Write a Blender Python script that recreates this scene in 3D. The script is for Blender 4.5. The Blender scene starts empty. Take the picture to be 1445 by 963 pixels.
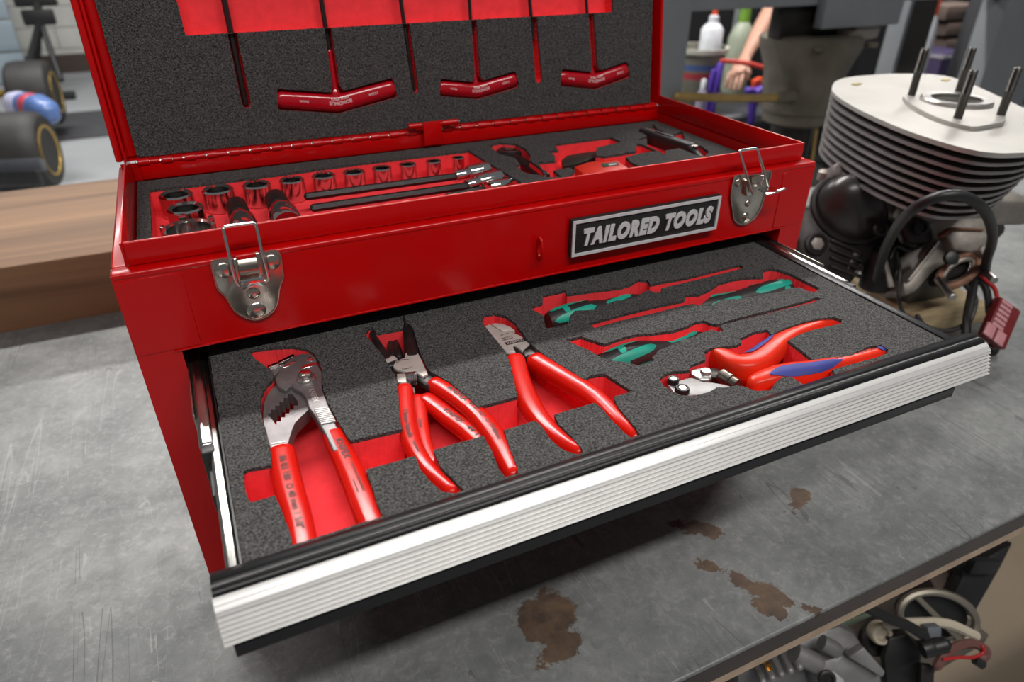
import bpy, bmesh, math, random
from mathutils import Vector, Matrix, Euler
from mathutils.geometry import tessellate_polygon
random.seed(7)
S = bpy.context.scene
COL = S.collection

# ------------------------------------------------------------------ camera
FPX = 960.9
CAM = Vector((0.05445157, -0.38281457, 0.1576801))
ROT = Euler((math.radians(58.71576701), math.radians(-0.24512057), math.radians(-24.99344575)), 'XYZ')
cd = bpy.data.cameras.new('camera')
cam = bpy.data.objects.new('camera', cd)
COL.objects.link(cam)
cam.location = CAM
cam.rotation_euler = ROT
cd.sensor_width = 36.0
cd.sensor_fit = 'HORIZONTAL'
cd.lens = FPX / 1445 * 36
cd.clip_start = 0.02
cd.dof.use_dof = True
cd.dof.focus_distance = 0.42
cd.dof.aperture_fstop = 8.0
S.camera = cam
RM = ROT.to_matrix()

# ------------------------------------------------------------------ world + lights + exposure
w = bpy.data.worlds.new('workshop_ambient')
S.world = w
w.use_nodes = True
w.node_tree.nodes['Background'].inputs[0].default_value = (0.93, 0.96, 1.0, 1)
w.node_tree.nodes['Background'].inputs[1].default_value = 0.13

def area(name, loc, target, sx, sy, power, col=(1, 1, 1)):
    l = bpy.data.lights.new(name, 'AREA')
    l.shape = 'RECTANGLE'
    l.size = sx
    l.size_y = sy
    l.energy = power
    l.color = col
    o = bpy.data.objects.new(name, l)
    COL.objects.link(o)
    o.location = loc
    d = Vector(target) - Vector(loc)
    o.rotation_euler = d.to_track_quat('-Z', 'Y').to_euler()
    return o

area('ceiling_strip_light_back', (0.5, 2.15, 2.35), (0.5, 2.15, 0), 2.6, 0.16, 150, (1.0, 0.97, 0.93))
area('ceiling_strip_light_right', (3.5, 2.15, 2.35), (3.5, 2.15, 0), 2.6, 0.16, 115, (1.0, 0.97, 0.93))
area('ceiling_strip_light_front', (0.3, -1.45, 2.15), (0.3, -1.45, 0), 2.6, 0.16, 66, (1.0, 0.97, 0.93))
area('ceiling_strip_light_far', (-0.5, 5.2, 2.4), (-0.5, 5.2, 0), 2.6, 0.3, 130, (1.0, 0.98, 0.96))
S.view_settings.view_transform = 'Standard'
S.view_settings.look = 'None'
S.view_settings.gamma = 1.0
S.view_settings.use_curve_mapping = False
S.view_settings.exposure = 0.0

# ------------------------------------------------------------------ measuring helpers (photo frame 1445 x 963 -> metres)
ZT = -0.25          # bench top
ZFLOOR = -1.15
ZF = -0.064         # drawer foam top
ZU = -0.0105        # upper tray foam top
def ray(u, v):
    return RM @ Vector(((u - 722.5) / FPX, -(v - 481.5) / FPX, -1.0))
def PZ(u, v, z):
    d = ray(u, v); return CAM + d * ((z - CAM.z) / d.z)
def PY(u, v, y):
    d = ray(u, v); return CAM + d * ((y - CAM.y) / d.y)
def PX(u, v, x):
    d = ray(u, v); return CAM + d * ((x - CAM.x) / d.x)
def PD(u, v, dep):
    return CAM + ray(u, v) * dep
LID0 = Vector((0, 0.207, 0.004)); LIDN = Vector((0, 1, -0.14)).normalized()
LUP = Vector((0, 0.14, 1)).normalized()
def PL(u, v, off=0.0):
    d = ray(u, v); p0 = LID0 - LIDN * off
    return CAM + d * ((LIDN.dot(p0 - CAM)) / LIDN.dot(d))
def zz(o, s, pts):                      # crop coordinates -> photo frame
    return [(o[0] + x / s, o[1] + y / s) for x, y in pts]
ZA = ((300, 440), 3.6075); ZB = ((300, 580), 3.6075); ZC = ((520, 430), 3.6075)
ZD = ((720, 350), 3.6075); ZE = ((900, 400), 3.6075); ZFF = ((1045, 200), 3.6075)
ZG = ((340, 470), 6.55); ZH = ((520, 445), 9.0); ZI = ((670, 430), 9.0); ZJ = ((920, 500), 9.0)
ZK = ((160, 190), 4.516); ZL = ((420, 190), 4.516); ZM = ((680, 150), 3.803); ZN = ((380, 60), 7.225)
ZQ = ((290, 310), 6.423); ZR = ((1020, 200), 7.41); ZS = ((650, 180), 3.6075)
def cc(o, *pts): return zz(o[0], o[1], pts)

# ------------------------------------------------------------------ materials
MATS = {}
def mat(name, c, rough=0.5, metal=0.0, var=0.08, vscale=30, bump=0.0, bscale=200, coat=0.0, spec=0.5, c2=None, emit=None, alpha=None, trans=0.0):
    if name in MATS: return MATS[name]
    m = bpy.data.materials.new(name); m.use_nodes = True
    nt = m.node_tree; b = nt.nodes['Principled BSDF']
    tc = nt.nodes.new('ShaderNodeTexCoord')
    n = nt.nodes.new('ShaderNodeTexNoise'); n.inputs['Scale'].default_value = vscale; n.inputs['Detail'].default_value = 4
    nt.links.new(tc.outputs['Object'], n.inputs['Vector'])
    r = nt.nodes.new('ShaderNodeValToRGB')
    r.color_ramp.elements[0].position = 0.3; r.color_ramp.elements[1].position = 0.7
    ca = [max(0, x * (1 - var)) for x in c]; cb = [min(1, x * (1 + var)) for x in c]
    if c2: cb = c2
    r.color_ramp.elements[0].color = (*ca, 1); r.color_ramp.elements[1].color = (*cb, 1)
    nt.links.new(n.outputs['Fac'], r.inputs['Fac']); nt.links.new(r.outputs['Color'], b.inputs['Base Color'])
    b.inputs['Roughness'].default_value = rough; b.inputs['Metallic'].default_value = metal
    b.inputs['Coat Weight'].default_value = coat; b.inputs['Coat Roughness'].default_value = 0.08
    b.inputs['Specular IOR Level'].default_value = spec
    b.inputs['Transmission Weight'].default_value = trans
    if bump:
        n2 = nt.nodes.new('ShaderNodeTexNoise'); n2.inputs['Scale'].default_value = bscale; n2.inputs['Detail'].default_value = 3
        nt.links.new(tc.outputs['Object'], n2.inputs['Vector'])
        bp = nt.nodes.new('ShaderNodeBump'); bp.inputs['Strength'].default_value = bump; bp.inputs['Distance'].default_value = 0.001
        nt.links.new(n2.outputs['Fac'], bp.inputs['Height']); nt.links.new(bp.outputs['Normal'], b.inputs['Normal'])
    if emit:
        b.inputs['Emission Color'].default_value = (*emit[0], 1); b.inputs['Emission Strength'].default_value = emit[1]
    MATS[name] = m
    return m

RED = mat('red_gloss_paint', (0.50, 0.0005, 0.0008), 0.24, 0, 0.05, 14, 0.05, 260, coat=0.12, spec=0.4)
REDFOAM = mat('red_foam', (0.90, 0.052, 0.062), 0.9, 0, 0.08, 120, 0.25, 900, spec=0.1)
def foam_material(name, lo, hi, scale):
    m = bpy.data.materials.new(name); m.use_nodes = True
    nt = m.node_tree; b = nt.nodes['Principled BSDF']
    tc = nt.nodes.new('ShaderNodeTexCoord')
    n = nt.nodes.new('ShaderNodeTexNoise'); n.inputs['Scale'].default_value = scale; n.inputs['Detail'].default_value = 2.5; n.inputs['Roughness'].default_value = 0.75
    v = nt.nodes.new('ShaderNodeTexVoronoi'); v.inputs['Scale'].default_value = scale * 0.9
    big = nt.nodes.new('ShaderNodeTexNoise'); big.inputs['Scale'].default_value = 22; big.inputs['Detail'].default_value = 3
    for q in (n, v, big): nt.links.new(tc.outputs['Object'], q.inputs['Vector'])
    r = nt.nodes.new('ShaderNodeValToRGB')
    r.color_ramp.elements[0].position = 0.38; r.color_ramp.elements[1].position = 0.68
    r.color_ramp.elements[0].color = (*lo, 1); r.color_ramp.elements[1].color = (*hi, 1)
    mx = nt.nodes.new('ShaderNodeMix'); mx.data_type = 'RGBA'; mx.blend_type = 'MULTIPLY'; mx.inputs['Factor'].default_value = 0.35
    nt.links.new(n.outputs['Fac'], r.inputs['Fac']); nt.links.new(r.outputs['Color'], mx.inputs['A']); nt.links.new(big.outputs['Color'], mx.inputs['B'])
    nt.links.new(r.outputs['Color'], b.inputs['Base Color'])
    bp = nt.nodes.new('ShaderNodeBump'); bp.inputs['Strength'].default_value = 0.9; bp.inputs['Distance'].default_value = 0.0006
    ad = nt.nodes.new('ShaderNodeMath'); ad.operation = 'ADD'
    nt.links.new(n.outputs['Fac'], ad.inputs[0]); nt.links.new(v.outputs['Distance'], ad.inputs[1])
    nt.links.new(ad.outputs[0], bp.inputs['Height']); nt.links.new(bp.outputs['Normal'], b.inputs['Normal'])
    b.inputs['Roughness'].default_value = 0.9; b.inputs['Specular IOR Level'].default_value = 0.25
    MATS[name] = m
    return m
FOAM = foam_material('charcoal_foam', (0.015, 0.0145, 0.0145), (0.125, 0.122, 0.12), 980)
BLACKPAINT = mat('black_gloss_paint', (0.010, 0.010, 0.011), 0.33, 0, 0.2, 40, spec=0.3)
BLACKPLASTIC = mat('black_plastic', (0.02, 0.02, 0.021), 0.45, 0, 0.2, 60, 0.1, 700)
CHROME = mat('chrome_plate', (0.78, 0.77, 0.75), 0.1, 1, 0.04, 80)
NICKEL = mat('nickel_plate', (0.62, 0.57, 0.50), 0.2, 1, 0.1, 60, 0.05, 300)
STEEL = mat('brushed_steel', (0.52, 0.50, 0.49), 0.32, 1, 0.1, 120, 0.1, 600)
FORGED = mat('forged_steel', (0.25, 0.235, 0.24), 0.48, 0.8, 0.1, 160, 0.25, 1200)
GROUND = mat('ground_steel_face', (0.55, 0.50, 0.465), 0.5, 0.3, 0.08, 150, 0.1, 1500)
BLUED = mat('black_phosphate_steel', (0.022, 0.02, 0.02), 0.35, 0.4, 0.25, 90, 0.1, 800)
GRIP = mat('red_dipped_grip', (0.58, 0.008, 0.003), 0.2, 0, 0.05, 60, 0.0, 200, spec=0.3)
GRIP2 = mat('red_orange_grip', (0.66, 0.026, 0.008), 0.3, 0, 0.05, 60, spec=0.3)
BLUEGRIP = mat('blue_soft_grip', (0.022, 0.03, 0.22), 0.6, 0, 0.1, 60)
GREEN = mat('green_handle_plastic', (0.0, 0.33, 0.24), 0.45, 0, 0.06, 60)
ALU = mat('anodised_aluminium', (0.86, 0.845, 0.83), 0.42, 0.5, 0.03, 90)
WHITEP = mat('white_plastic', (0.62, 0.62, 0.64), 0.5, 0, 0.04, 200)
INKBLACK = mat('black_print', (0.015, 0.012, 0.012), 0.6, 0, 0.1, 300)
INKWHITE = mat('white_print', (0.75, 0.62, 0.62), 0.6, 0, 0.1, 300)
TRED = mat('translucent_red_handle', (0.42, 0.003, 0.012), 0.18, 0, 0.06, 60, coat=0.4)

# ------------------------------------------------------------------ geometry helpers
def link(o, parent=None):
    COL.objects.link(o)
    if parent is not None: o.parent = parent
    return o
def obj(name, bm, m, parent=None, smooth=False, origin=None):
    bmesh.ops.recalc_face_normals(bm, faces=bm.faces)
    me = bpy.data.meshes.new(name)
    bm.to_mesh(me); bm.free()
    if m is not None: me.materials.append(m)
    if smooth: smooth_by_angle(me, 40)
    return link(bpy.data.objects.new(name, me), parent)
def smooth_by_angle(me, deg):
    me.polygons.foreach_set('use_smooth', [True] * len(me.polygons))
    bm = bmesh.new(); bm.from_mesh(me)
    a = math.radians(deg)
    for e in bm.edges:
        e.smooth = len(e.link_faces) == 2 and e.calc_face_angle(0) < a
    bm.to_mesh(me); bm.free()
def thing(name, label, cat, group=None, loc=(0, 0, 0)):
    o = bpy.data.objects.new(name, None); o.empty_display_size = 0.02
    COL.objects.link(o)
    o['label'] = label; o['category'] = cat
    if group: o['group'] = group
    return o
def tag(o, label, cat, group=None):
    o['label'] = label; o['category'] = cat
    if group: o['group'] = group
    return o
def struct(o, label):
    o['kind'] = 'structure'; o['label'] = label
    return o
def bevel_bm(bm, wd, seg=2, angle=30):
    a = math.radians(angle)
    es = [e for e in bm.edges if len(e.link_faces) == 2 and e.calc_face_angle(0) > a]
    if es: bmesh.ops.bevel(bm, geom=es, offset=wd, segments=seg, profile=0.5, affect='EDGES', clamp_overlap=True)
def add_box(bm, lo, hi):
    vs = [bm.verts.new((x, y, z)) for x in (lo[0], hi[0]) for y in (lo[1], hi[1]) for z in (lo[2], hi[2])]
    for f in ((0, 1, 3, 2), (4, 6, 7, 5), (0, 4, 5, 1), (2, 3, 7, 6), (0, 2, 6, 4), (1, 5, 7, 3)):
        bm.faces.new([vs[i] for i in f])
    return vs
def box(name, lo, hi, m, parent=None, bev=0.0, seg=2):
    bm = bmesh.new(); add_box(bm, lo, hi)
    bmesh.ops.recalc_face_normals(bm, faces=bm.faces)
    if bev: bevel_bm(bm, bev, seg)
    return obj(name, bm, m, parent, smooth=bool(bev))
def obox(name, center, ax, ay, az, m, parent=None, bev=0.0):
    """oriented box: centre plus three half-axis vectors"""
    bm = bmesh.new(); c = Vector(center)
    vs = [bm.verts.new(c + ax * i + ay * j + az * k) for i in (-1, 1) for j in (-1, 1) for k in (-1, 1)]
    for f in ((0, 1, 3, 2), (4, 6, 7, 5), (0, 4, 5, 1), (2, 3, 7, 6), (0, 2, 6, 4), (1, 5, 7, 3)):
        bm.faces.new([vs[i] for i in f])
    bmesh.ops.recalc_face_normals(bm, faces=bm.faces)
    if bev: bevel_bm(bm, bev)
    return obj(name, bm, m, parent, smooth=bool(bev))
def cleanpoly(pts):
    out = []
    for p in pts:
        if not out or (Vector(p) - Vector(out[-1])).length > 1e-5: out.append(p)
    if (Vector(out[0]) - Vector(out[-1])).length < 1e-5: out.pop()
    return out
def prism_bm(outer, holes, vec):
    """outer/holes: lists of 3D points in one plane; extruded by vec"""
    bm = bmesh.new(); vec = Vector(vec)
    loops = [[Vector(p) for p in cleanpoly(l)] for l in [outer] + list(holes)]
    flat = [p for l in loops for p in l]
    top = [bm.verts.new(p) for p in flat]; bot = [bm.verts.new(p + vec) for p in flat]
    if len(loops) == 1:
        bm.faces.new(top); bm.faces.new(bot[::-1])
    else:
        # tessellate in the plane's own 2D frame
        n = vec.normalized(); t = n.orthogonal().normalized(); b = n.cross(t)
        l2 = [[Vector((p.dot(t), p.dot(b), 0)) for p in l] for l in loops]
        for tri in tessellate_polygon(l2):
            try:
                bm.faces.new([top[i] for i in tri]); bm.faces.new([bot[i] for i in tri[::-1]])
            except ValueError: pass
    k = 0
    for l in loops:
        n = len(l)
        for i in range(n):
            a, b = k + i, k + (i + 1) % n
            try: bm.faces.new((top[a], top[b], bot[b], bot[a]))
            except ValueError: pass
        k += n
    bmesh.ops.recalc_face_normals(bm, faces=bm.faces)
    return bm
def prism(name, outer, vec, m, parent=None, holes=(), bev=0.0, seg=2, smooth=False):
    bm = prism_bm(outer, holes, vec)
    if bev: bevel_bm(bm, bev, seg, 45)
    return obj(name, bm, m, parent, smooth=smooth or bool(bev))
def smooth_path(pts, n=6):
    """Catmull-Rom through pts (Vectors)"""
    out = []
    P = [pts[0] * 2 - pts[1]] + list(pts) + [pts[-1] * 2 - pts[-2]]
    for i in range(1, len(P) - 2):
        a, b, c, d = P[i - 1], P[i], P[i + 1], P[i + 2]
        for k in range(n):
            t = k / n
            out.append(0.5 * ((2 * b) + (c - a) * t + (2 * a - 5 * b + 4 * c - d) * t * t + (3 * b - a - 3 * c + d) * t ** 3))
    out.append(P[-2])
    return out
def lerp_list(vals, t):
    x = t * (len(vals) - 1); i = min(int(x), len(vals) - 2); f = x - i
    return vals[i] * (1 - f) + vals[i + 1] * f
class Sweep:
    """tube along pts; half widths (in the up x tangent direction) and half heights (along up); superellipse section"""
    def __init__(self, pts, wid, hei=None, up=Vector((0, 0, 1)), n=6, power=2.4, closed=False):
        self.p = smooth_path([Vector(p) for p in pts], n) if n > 1 else [Vector(p) for p in pts]
        self.up = Vector(up); self.pw = power
        N = len(self.p)
        self.w = [lerp_list(wid, i / (N - 1)) if isinstance(wid, (list, tuple)) else wid for i in range(N)]
        h = hei if hei is not None else wid
        self.h = [lerp_list(h, i / (N - 1)) if isinstance(h, (list, tuple)) else h for i in range(N)]
        self.s = [0.0]
        for i in range(1, N): self.s.append(self.s[-1] + (self.p[i] - self.p[i - 1]).length)
        self.L = self.s[-1]
    def frame(self, i):
        N = len(self.p)
        t = (self.p[min(i + 1, N - 1)] - self.p[max(i - 1, 0)]).normalized()
        side = t.cross(self.up)
        if side.length < 1e-5: side = t.orthogonal()
        side.normalize(); u = side.cross(t).normalized()
        return t, side, u
    def at(self, s):
        s = max(0, min(self.L, s)); i = 0
        while i < len(self.s) - 2 and self.s[i + 1] < s: i += 1
        f = (s - self.s[i]) / max(1e-9, self.s[i + 1] - self.s[i])
        t, side, u = self.frame(i)
        return self.p[i].lerp(self.p[i + 1], f), t, side, u, self.w[i] * (1 - f) + self.w[i + 1] * f, self.h[i] * (1 - f) + self.h[i + 1] * f
    def surf(self, s, tt, eps=0.0):
        p, t, side, u, w_, h_ = self.at(s)
        k = min(0.98, abs(tt) / w_)
        return p + side * tt + u * (h_ * (1 - k ** self.pw) ** (1 / self.pw) + eps)
    def bm(self, seg=14, cap=True, bm=None):
        bm = bm or bmesh.new(); rings = []
        N = len(self.p)
        def ring(c, side, u, w_, h_):
            r = []
            for k in range(seg):
                a = 2 * math.pi * k / seg; ca, sa = math.cos(a), math.sin(a)
                x = math.copysign(abs(ca) ** (2 / self.pw), ca); y = math.copysign(abs(sa) ** (2 / self.pw), sa)
                r.append(bm.verts.new(c + side * (x * w_) + u * (y * h_)))
            return r
        for i in range(N):
            t, side, u = self.frame(i)
            if cap and i == 0:
                for q in (0.95, 0.75, 0.4):
                    f = math.sqrt(1 - q * q); m_ = min(self.w[0], self.h[0])
                    rings.append(ring(self.p[0] - t * (m_ * q), side, u, self.w[0] * f, self.h[0] * f))
            rings.append(ring(self.p[i], side, u, self.w[i], self.h[i]))
            if cap and i == N - 1:
                for q in (0.4, 0.75, 0.95):
                    f = math.sqrt(1 - q * q); m_ = min(self.w[-1], self.h[-1])
                    rings.append(ring(self.p[-1] + t * (m_ * q), side, u, self.w[-1] * f, self.h[-1] * f))
        for a, b in zip(rings, rings[1:]):
            for k in range(seg): bm.faces.new((a[k], a[(k + 1) % seg], b[(k + 1) % seg], b[k]))
        bm.faces.new(rings[0][::-1]); bm.faces.new(rings[-1])
        return bm
    def build(self, name, m, parent=None, seg=14, cap=True):
        return obj(name, self.bm(seg, cap), m, parent, smooth=True)
def wire(name, pts, r, m, parent=None, n=4, seg=8, up=Vector((0.13, 0.2, 1)), cap=True):
    return Sweep(pts, r, r, up=up, n=n, power=2).build(name, m, parent, seg, cap)
def lathe_bm(prof, origin, axis, seg=24, bm=None, capends=True):
    """prof: list of (distance along axis, radius)"""
    bm = bm or bmesh.new(); o = Vector(origin); ax = Vector(axis).normalized()
    t = ax.orthogonal().normalized(); b = ax.cross(t)
    rings = []
    for d, r in prof:
        rings.append([bm.verts.new(o + ax * d + (t * math.cos(2 * math.pi * k / seg) + b * math.sin(2 * math.pi * k / seg)) * max(r, 1e-5)) for k in range(seg)])
    for a, c in zip(rings, rings[1:]):
        for k in range(seg): bm.faces.new((a[k], a[(k + 1) % seg], c[(k + 1) % seg], c[k]))
    if capends:
        bm.faces.new(rings[0][::-1]); bm.faces.new(rings[-1])
    return bm
def lathe(name, prof, origin, axis, m, parent=None, seg=24, capends=True):
    return obj(name, lathe_bm(prof, origin, axis, seg, None, capends), m, parent, smooth=True)
def cyl(name, a, b, r, m, parent=None, seg=20, bev=0.0):
    a, b = Vector(a), Vector(b); L = (b - a).length
    e = bev or min(r, L) * 0.12
    return lathe(name, [(0, r - e), (e, r), (L - e, r), (L, r - e)], a, b - a, m, parent, seg)
def dome(name, p, nrm, r, hgt, m, parent=None, seg=18):
    prof = [(0, r)] + [(hgt * math.sin(a), r * math.cos(a)) for a in (0.35, 0.75, 1.1, 1.4)]
    return lathe(name, prof, p, nrm, m, parent, seg)
_tx = {}
def text_verts(txt, bold=0.0, extrude=0.0, space=1.0):
    cu = bpy.data.curves.new('lettering', 'FONT'); cu.body = txt; cu.size = 1.0
    cu.align_x = 'CENTER'; cu.align_y = 'CENTER'; cu.offset = bold; cu.resolution_u = 4; cu.extrude = extrude; cu.space_character = space
    o = bpy.data.objects.new('lettering', cu); COL.objects.link(o)
    bpy.context.view_layer.update()
    me = bpy.data.meshes.new_from_object(o.evaluated_get(bpy.context.evaluated_depsgraph_get()))
    bpy.data.objects.remove(o); bpy.data.curves.remove(cu)
    return me
def text_map(name, txt, fn, m, parent=None, bold=0.0, extrude=0.0, width=None, height=None, space=1.0):
    """lettering bent onto a surface: fn(x, y, z) with x,y scaled so that the word is width x height"""
    me = text_verts(txt, bold, extrude, space)
    xs = [v.co.x for v in me.vertices]; ys = [v.co.y for v in me.vertices]
    cx, cy = (min(xs) + max(xs)) / 2, (min(ys) + max(ys)) / 2
    sx = width / (max(xs) - min(xs)); sy = height / (max(ys) - min(ys))
    for v in me.vertices: v.co = fn((v.co.x - cx) * sx, (v.co.y - cy) * sy, v.co.z)
    me.name = name; me.materials.clear(); me.materials.append(m)
    for p in me.polygons: p.material_index = 0
    return link(bpy.data.objects.new(name, me), parent)
def text_on_sweep(name, txt, sw, s0, wid, hei, m, parent, flip=False, off=0.0, eps=0.00012):
    k = -1 if flip else 1
    return text_map(name, txt, lambda x, y, z: sw.surf(s0 + k * x, off + (-k) * y, eps), m, parent, 0.02, 0, wid, hei)
def ragged(pts3, step=0.0011, amp=0.00022):
    out = []; N = len(pts3)
    for i in range(N):
        a, b = Vector(pts3[i]), Vector(pts3[(i + 1) % N]); n = max(1, int((b - a).length / step))
        for k in range(n):
            p = a.lerp(b, k / n)
            out.append(p + Vector((random.uniform(-amp, amp), random.uniform(-amp, amp), 0)))
    return out
def soften(pts3, it=1):
    P = [Vector(p) for p in pts3]
    for _ in range(it):
        Q = []
        for i in range(len(P)):
            a, b = P[i], P[(i + 1) % len(P)]
            Q += [a.lerp(b, 0.22), a.lerp(b, 0.78)]
        P = Q
    return P

# ================================================================== SETTING
def bench_material():
    m = bpy.data.materials.new('galvanised_bench_sheet'); m.use_nodes = True
    nt = m.node_tree; b = nt.nodes['Principled BSDF']; N = nt.nodes.new; Lk = nt.links.new
    tc = N('ShaderNodeTexCoord')
    def noise(scale, det=5, rough=0.6, vec=None, dist=0.0):
        n = N('ShaderNodeTexNoise'); n.inputs['Scale'].default_value = scale; n.inputs['Detail'].default_value = det
        n.inputs['Roughness'].default_value = rough; n.inputs['Distortion'].default_value = dist
        Lk(vec or tc.outputs['Object'], n.inputs['Vector']); return n
    def ramp(fac, p0, c0, p1, c1):
        r = N('ShaderNodeValToRGB'); e = r.color_ramp.elements
        e[0].position = p0; e[0].color = (*c0, 1); e[1].position = p1; e[1].color = (*c1, 1)
        Lk(fac, r.inputs['Fac']); return r
    def math_(op, a, b_=None, c=None, clamp=False):
        q = N('ShaderNodeMath'); q.operation = op; q.use_clamp = clamp
        for i, x in enumerate((a, b_, c)):
            if x is None: continue
            if isinstance(x, (int, float)): q.inputs[i].default_value = x
            else: Lk(x, q.inputs[i])
        return q.outputs[0]
    def mix(f, a, c):
        q = N('ShaderNodeMix'); q.data_type = 'RGBA'
        Lk(f, q.inputs['Factor'])
        for k, x in (('A', a), ('B', c)):
            if isinstance(x, tuple): q.inputs[k].default_value = (*x, 1)
            else: Lk(x, q.inputs[k])
        return q.outputs['Result']
    base = ramp(noise(9, 8, 0.68).outputs['Fac'], 0.3, (0.11, 0.116, 0.116), 0.72, (0.28, 0.285, 0.28))
    mott = ramp(noise(60, 6, 0.7, dist=1.2).outputs['Fac'], 0.42, (0, 0, 0), 0.75, (1, 1, 1))
    col = mix(math_('MULTIPLY', mott.outputs['Color'], 0.45), base.outputs['Color'], (0.075, 0.08, 0.08))
    fine = ramp(noise(170, 5, 0.7, dist=0.6).outputs['Fac'], 0.5, (0, 0, 0), 0.78, (1, 1, 1))
    col = mix(math_('MULTIPLY', fine.outputs['Color'], 0.4), col, (0.42, 0.42, 0.41))
    # fine scratches in several directions
    scr = None
    for ang, sc, st in ((0.5, 42, 0.005), (-0.9, 36, 0.005), (1.9, 30, 0.005), (0.1, 50, 0.004), (2.6, 28, 0.004)):
        mp = N('ShaderNodeMapping'); mp.inputs['Rotation'].default_value = (0, 0, ang); mp.inputs['Scale'].default_value = (1, 0.045, 1)
        mp.inputs['Location'].default_value = (ang * 3, ang, 0)
        Lk(tc.outputs['Object'], mp.inputs['Vector'])
        v = noise(sc, 1, 0.4, mp.outputs['Vector'], 0.15)
        d = math_('ABSOLUTE', math_('SUBTRACT', v.outputs['Fac'], 0.5))
        line = math_('LESS_THAN', d, st * 0.42)
        keep = math_('GREATER_THAN', noise(7 + sc * 0.1, 2, 0.5).outputs['Fac'], 0.53)
        line = math_('MULTIPLY', line, keep)
        scr = line if scr is None else math_('MAXIMUM', scr, line)
    col = mix(math_('MULTIPLY', scr, 0.22), col, (0.5, 0.5, 0.48))
    dsc = None
    for ang, sc in ((1.2, 26), (-0.3, 22), (0.85, 31)):
        mp = N('ShaderNodeMapping'); mp.inputs['Rotation'].default_value = (0, 0, ang); mp.inputs['Scale'].default_value = (1, 0.05, 1); mp.inputs['Location'].default_value = (ang * 7, 3, 0)
        Lk(tc.outputs['Object'], mp.inputs['Vector'])
        v = noise(sc, 1, 0.4, mp.outputs['Vector'], 0.25)
        ln_ = math_('LESS_THAN', math_('ABSOLUTE', math_('SUBTRACT', v.outputs['Fac'], 0.5)), 0.0022)
        ln_ = math_('MULTIPLY', ln_, math_('GREATER_THAN', noise(11, 2, 0.5).outputs['Fac'], 0.5))
        dsc = ln_ if dsc is None else math_('MAXIMUM', dsc, ln_)
    col = mix(math_('MULTIPLY', dsc, 0.45), col, (0.05, 0.05, 0.048))
    # rust stains with outlines of their own
    sep = N('ShaderNodeSeparateXYZ'); Lk(tc.outputs['Object'], sep.inputs[0])
    wob = math_('MULTIPLY', math_('SUBTRACT', noise(55, 4, 0.65).outputs['Fac'], 0.5), 0.032)
    def blob(x, y, rx, ry, rot=0.0):
        dx = math_('SUBTRACT', sep.outputs['X'], x); dy = math_('SUBTRACT', sep.outputs['Y'], y)
        ca, sa = math.cos(rot), math.sin(rot)
        a = math_('ADD', math_('MULTIPLY', dx, ca / rx), math_('MULTIPLY', dy, sa / rx))
        c = math_('ADD', math_('MULTIPLY', dx, -sa / ry), math_('MULTIPLY', dy, ca / ry))
        r = math_('SQRT', math_('ADD', math_('MULTIPLY', a, a), math_('MULTIPLY', c, c)))
        r = math_('ADD', r, math_('MULTIPLY', wob, 1 / min(rx, ry)))
        q = N('ShaderNodeMapRange'); q.inputs['From Min'].default_value = 1.08; q.inputs['From Max'].default_value = 0.92
        Lk(r, q.inputs['Value']); return q.outputs[0]
    st = None
    def px(u, v): p = PZ(u, v, ZT); return p.x, p.y
    specs = [(px(772, 872), 0.021, 0.020, 0.9), (px(795, 912), 0.018, 0.010, 0.4), (px(1062, 828), 0.030, 0.006, -1.0), (px(985, 745), 0.026, 0.007, -0.7),
             (px(1128, 705), 0.012, 0.006, 0.3), (px(1092, 862), 0.012, 0.006, -1.1)]
    for (c, rx, ry, ro) in specs:
        bl = blob(c[0], c[1], rx, ry, ro); st = bl if st is None else math_('MAXIMUM', st, bl)
    rust = ramp(noise(70, 5, 0.6).outputs['Fac'], 0.35, (0.055, 0.030, 0.018), 0.7, (0.15, 0.085, 0.045))
    col = mix(math_('MULTIPLY', st, 0.88), col, rust.outputs['Color'])
    Lk(col, b.inputs['Base Color'])
    b.inputs['Metallic'].default_value = 0.3
    rr = ramp(noise(14, 6, 0.7).outputs['Fac'], 0.3, (0.38,) * 3, 0.75, (0.60,) * 3)
    Lk(rr.outputs['Color'], b.inputs['Roughness'])
    bp = N('ShaderNodeBump'); bp.inputs['Strength'].default_value = 0.25; bp.inputs['Distance'].default_value = 0.001
    Lk(noise(40, 5, 0.6).outputs['Fac'], bp.inputs['Height']); Lk(bp.outputs['Normal'], b.inputs['Normal'])
    return m
BENCHM = bench_material()
CONC = mat('concrete_floor', (0.30, 0.31, 0.32), 0.75, 0, 0.12, 1.3, 0.2, 60)
fl = box('floor', (-9, -4, ZFLOOR - 0.05), (12, 9, ZFLOOR), CONC); struct(fl, 'grey concrete workshop floor')
BW = mat('white_block_paint', (0.50, 0.50, 0.47), 0.8, 0, 0.08, 5)
wall = thing('wall_back', 'painted white block wall behind the race car', 'wall'); del wall['category']; wall['kind'] = 'structure'
box('mortar_backing', (-7, 8.42, ZFLOOR), (9, 8.6, 3.2), mat('grey_mortar', (0.33, 0.33, 0.31), 0.9), wall)
bmB = bmesh.new(); add_box(bmB, (-0.218, 8.395, -0.098), (0.218, 8.425, 0.098)); bmesh.ops.recalc_face_normals(bmB, faces=bmB.faces); bevel_bm(bmB, 0.006, 1)
block_me = None
for r in range(7):
    for k in range(9):
        x = -3.6 + k * 0.44 + (0.22 if r % 2 else 0)
        if block_me is None:
            o = obj('block', bmB, BW, wall); block_me = o.data
        else: o = link(bpy.data.objects.new('block', block_me), wall)
        o.location = (x, 0, ZFLOOR + 0.12 + r * 0.2)
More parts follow.
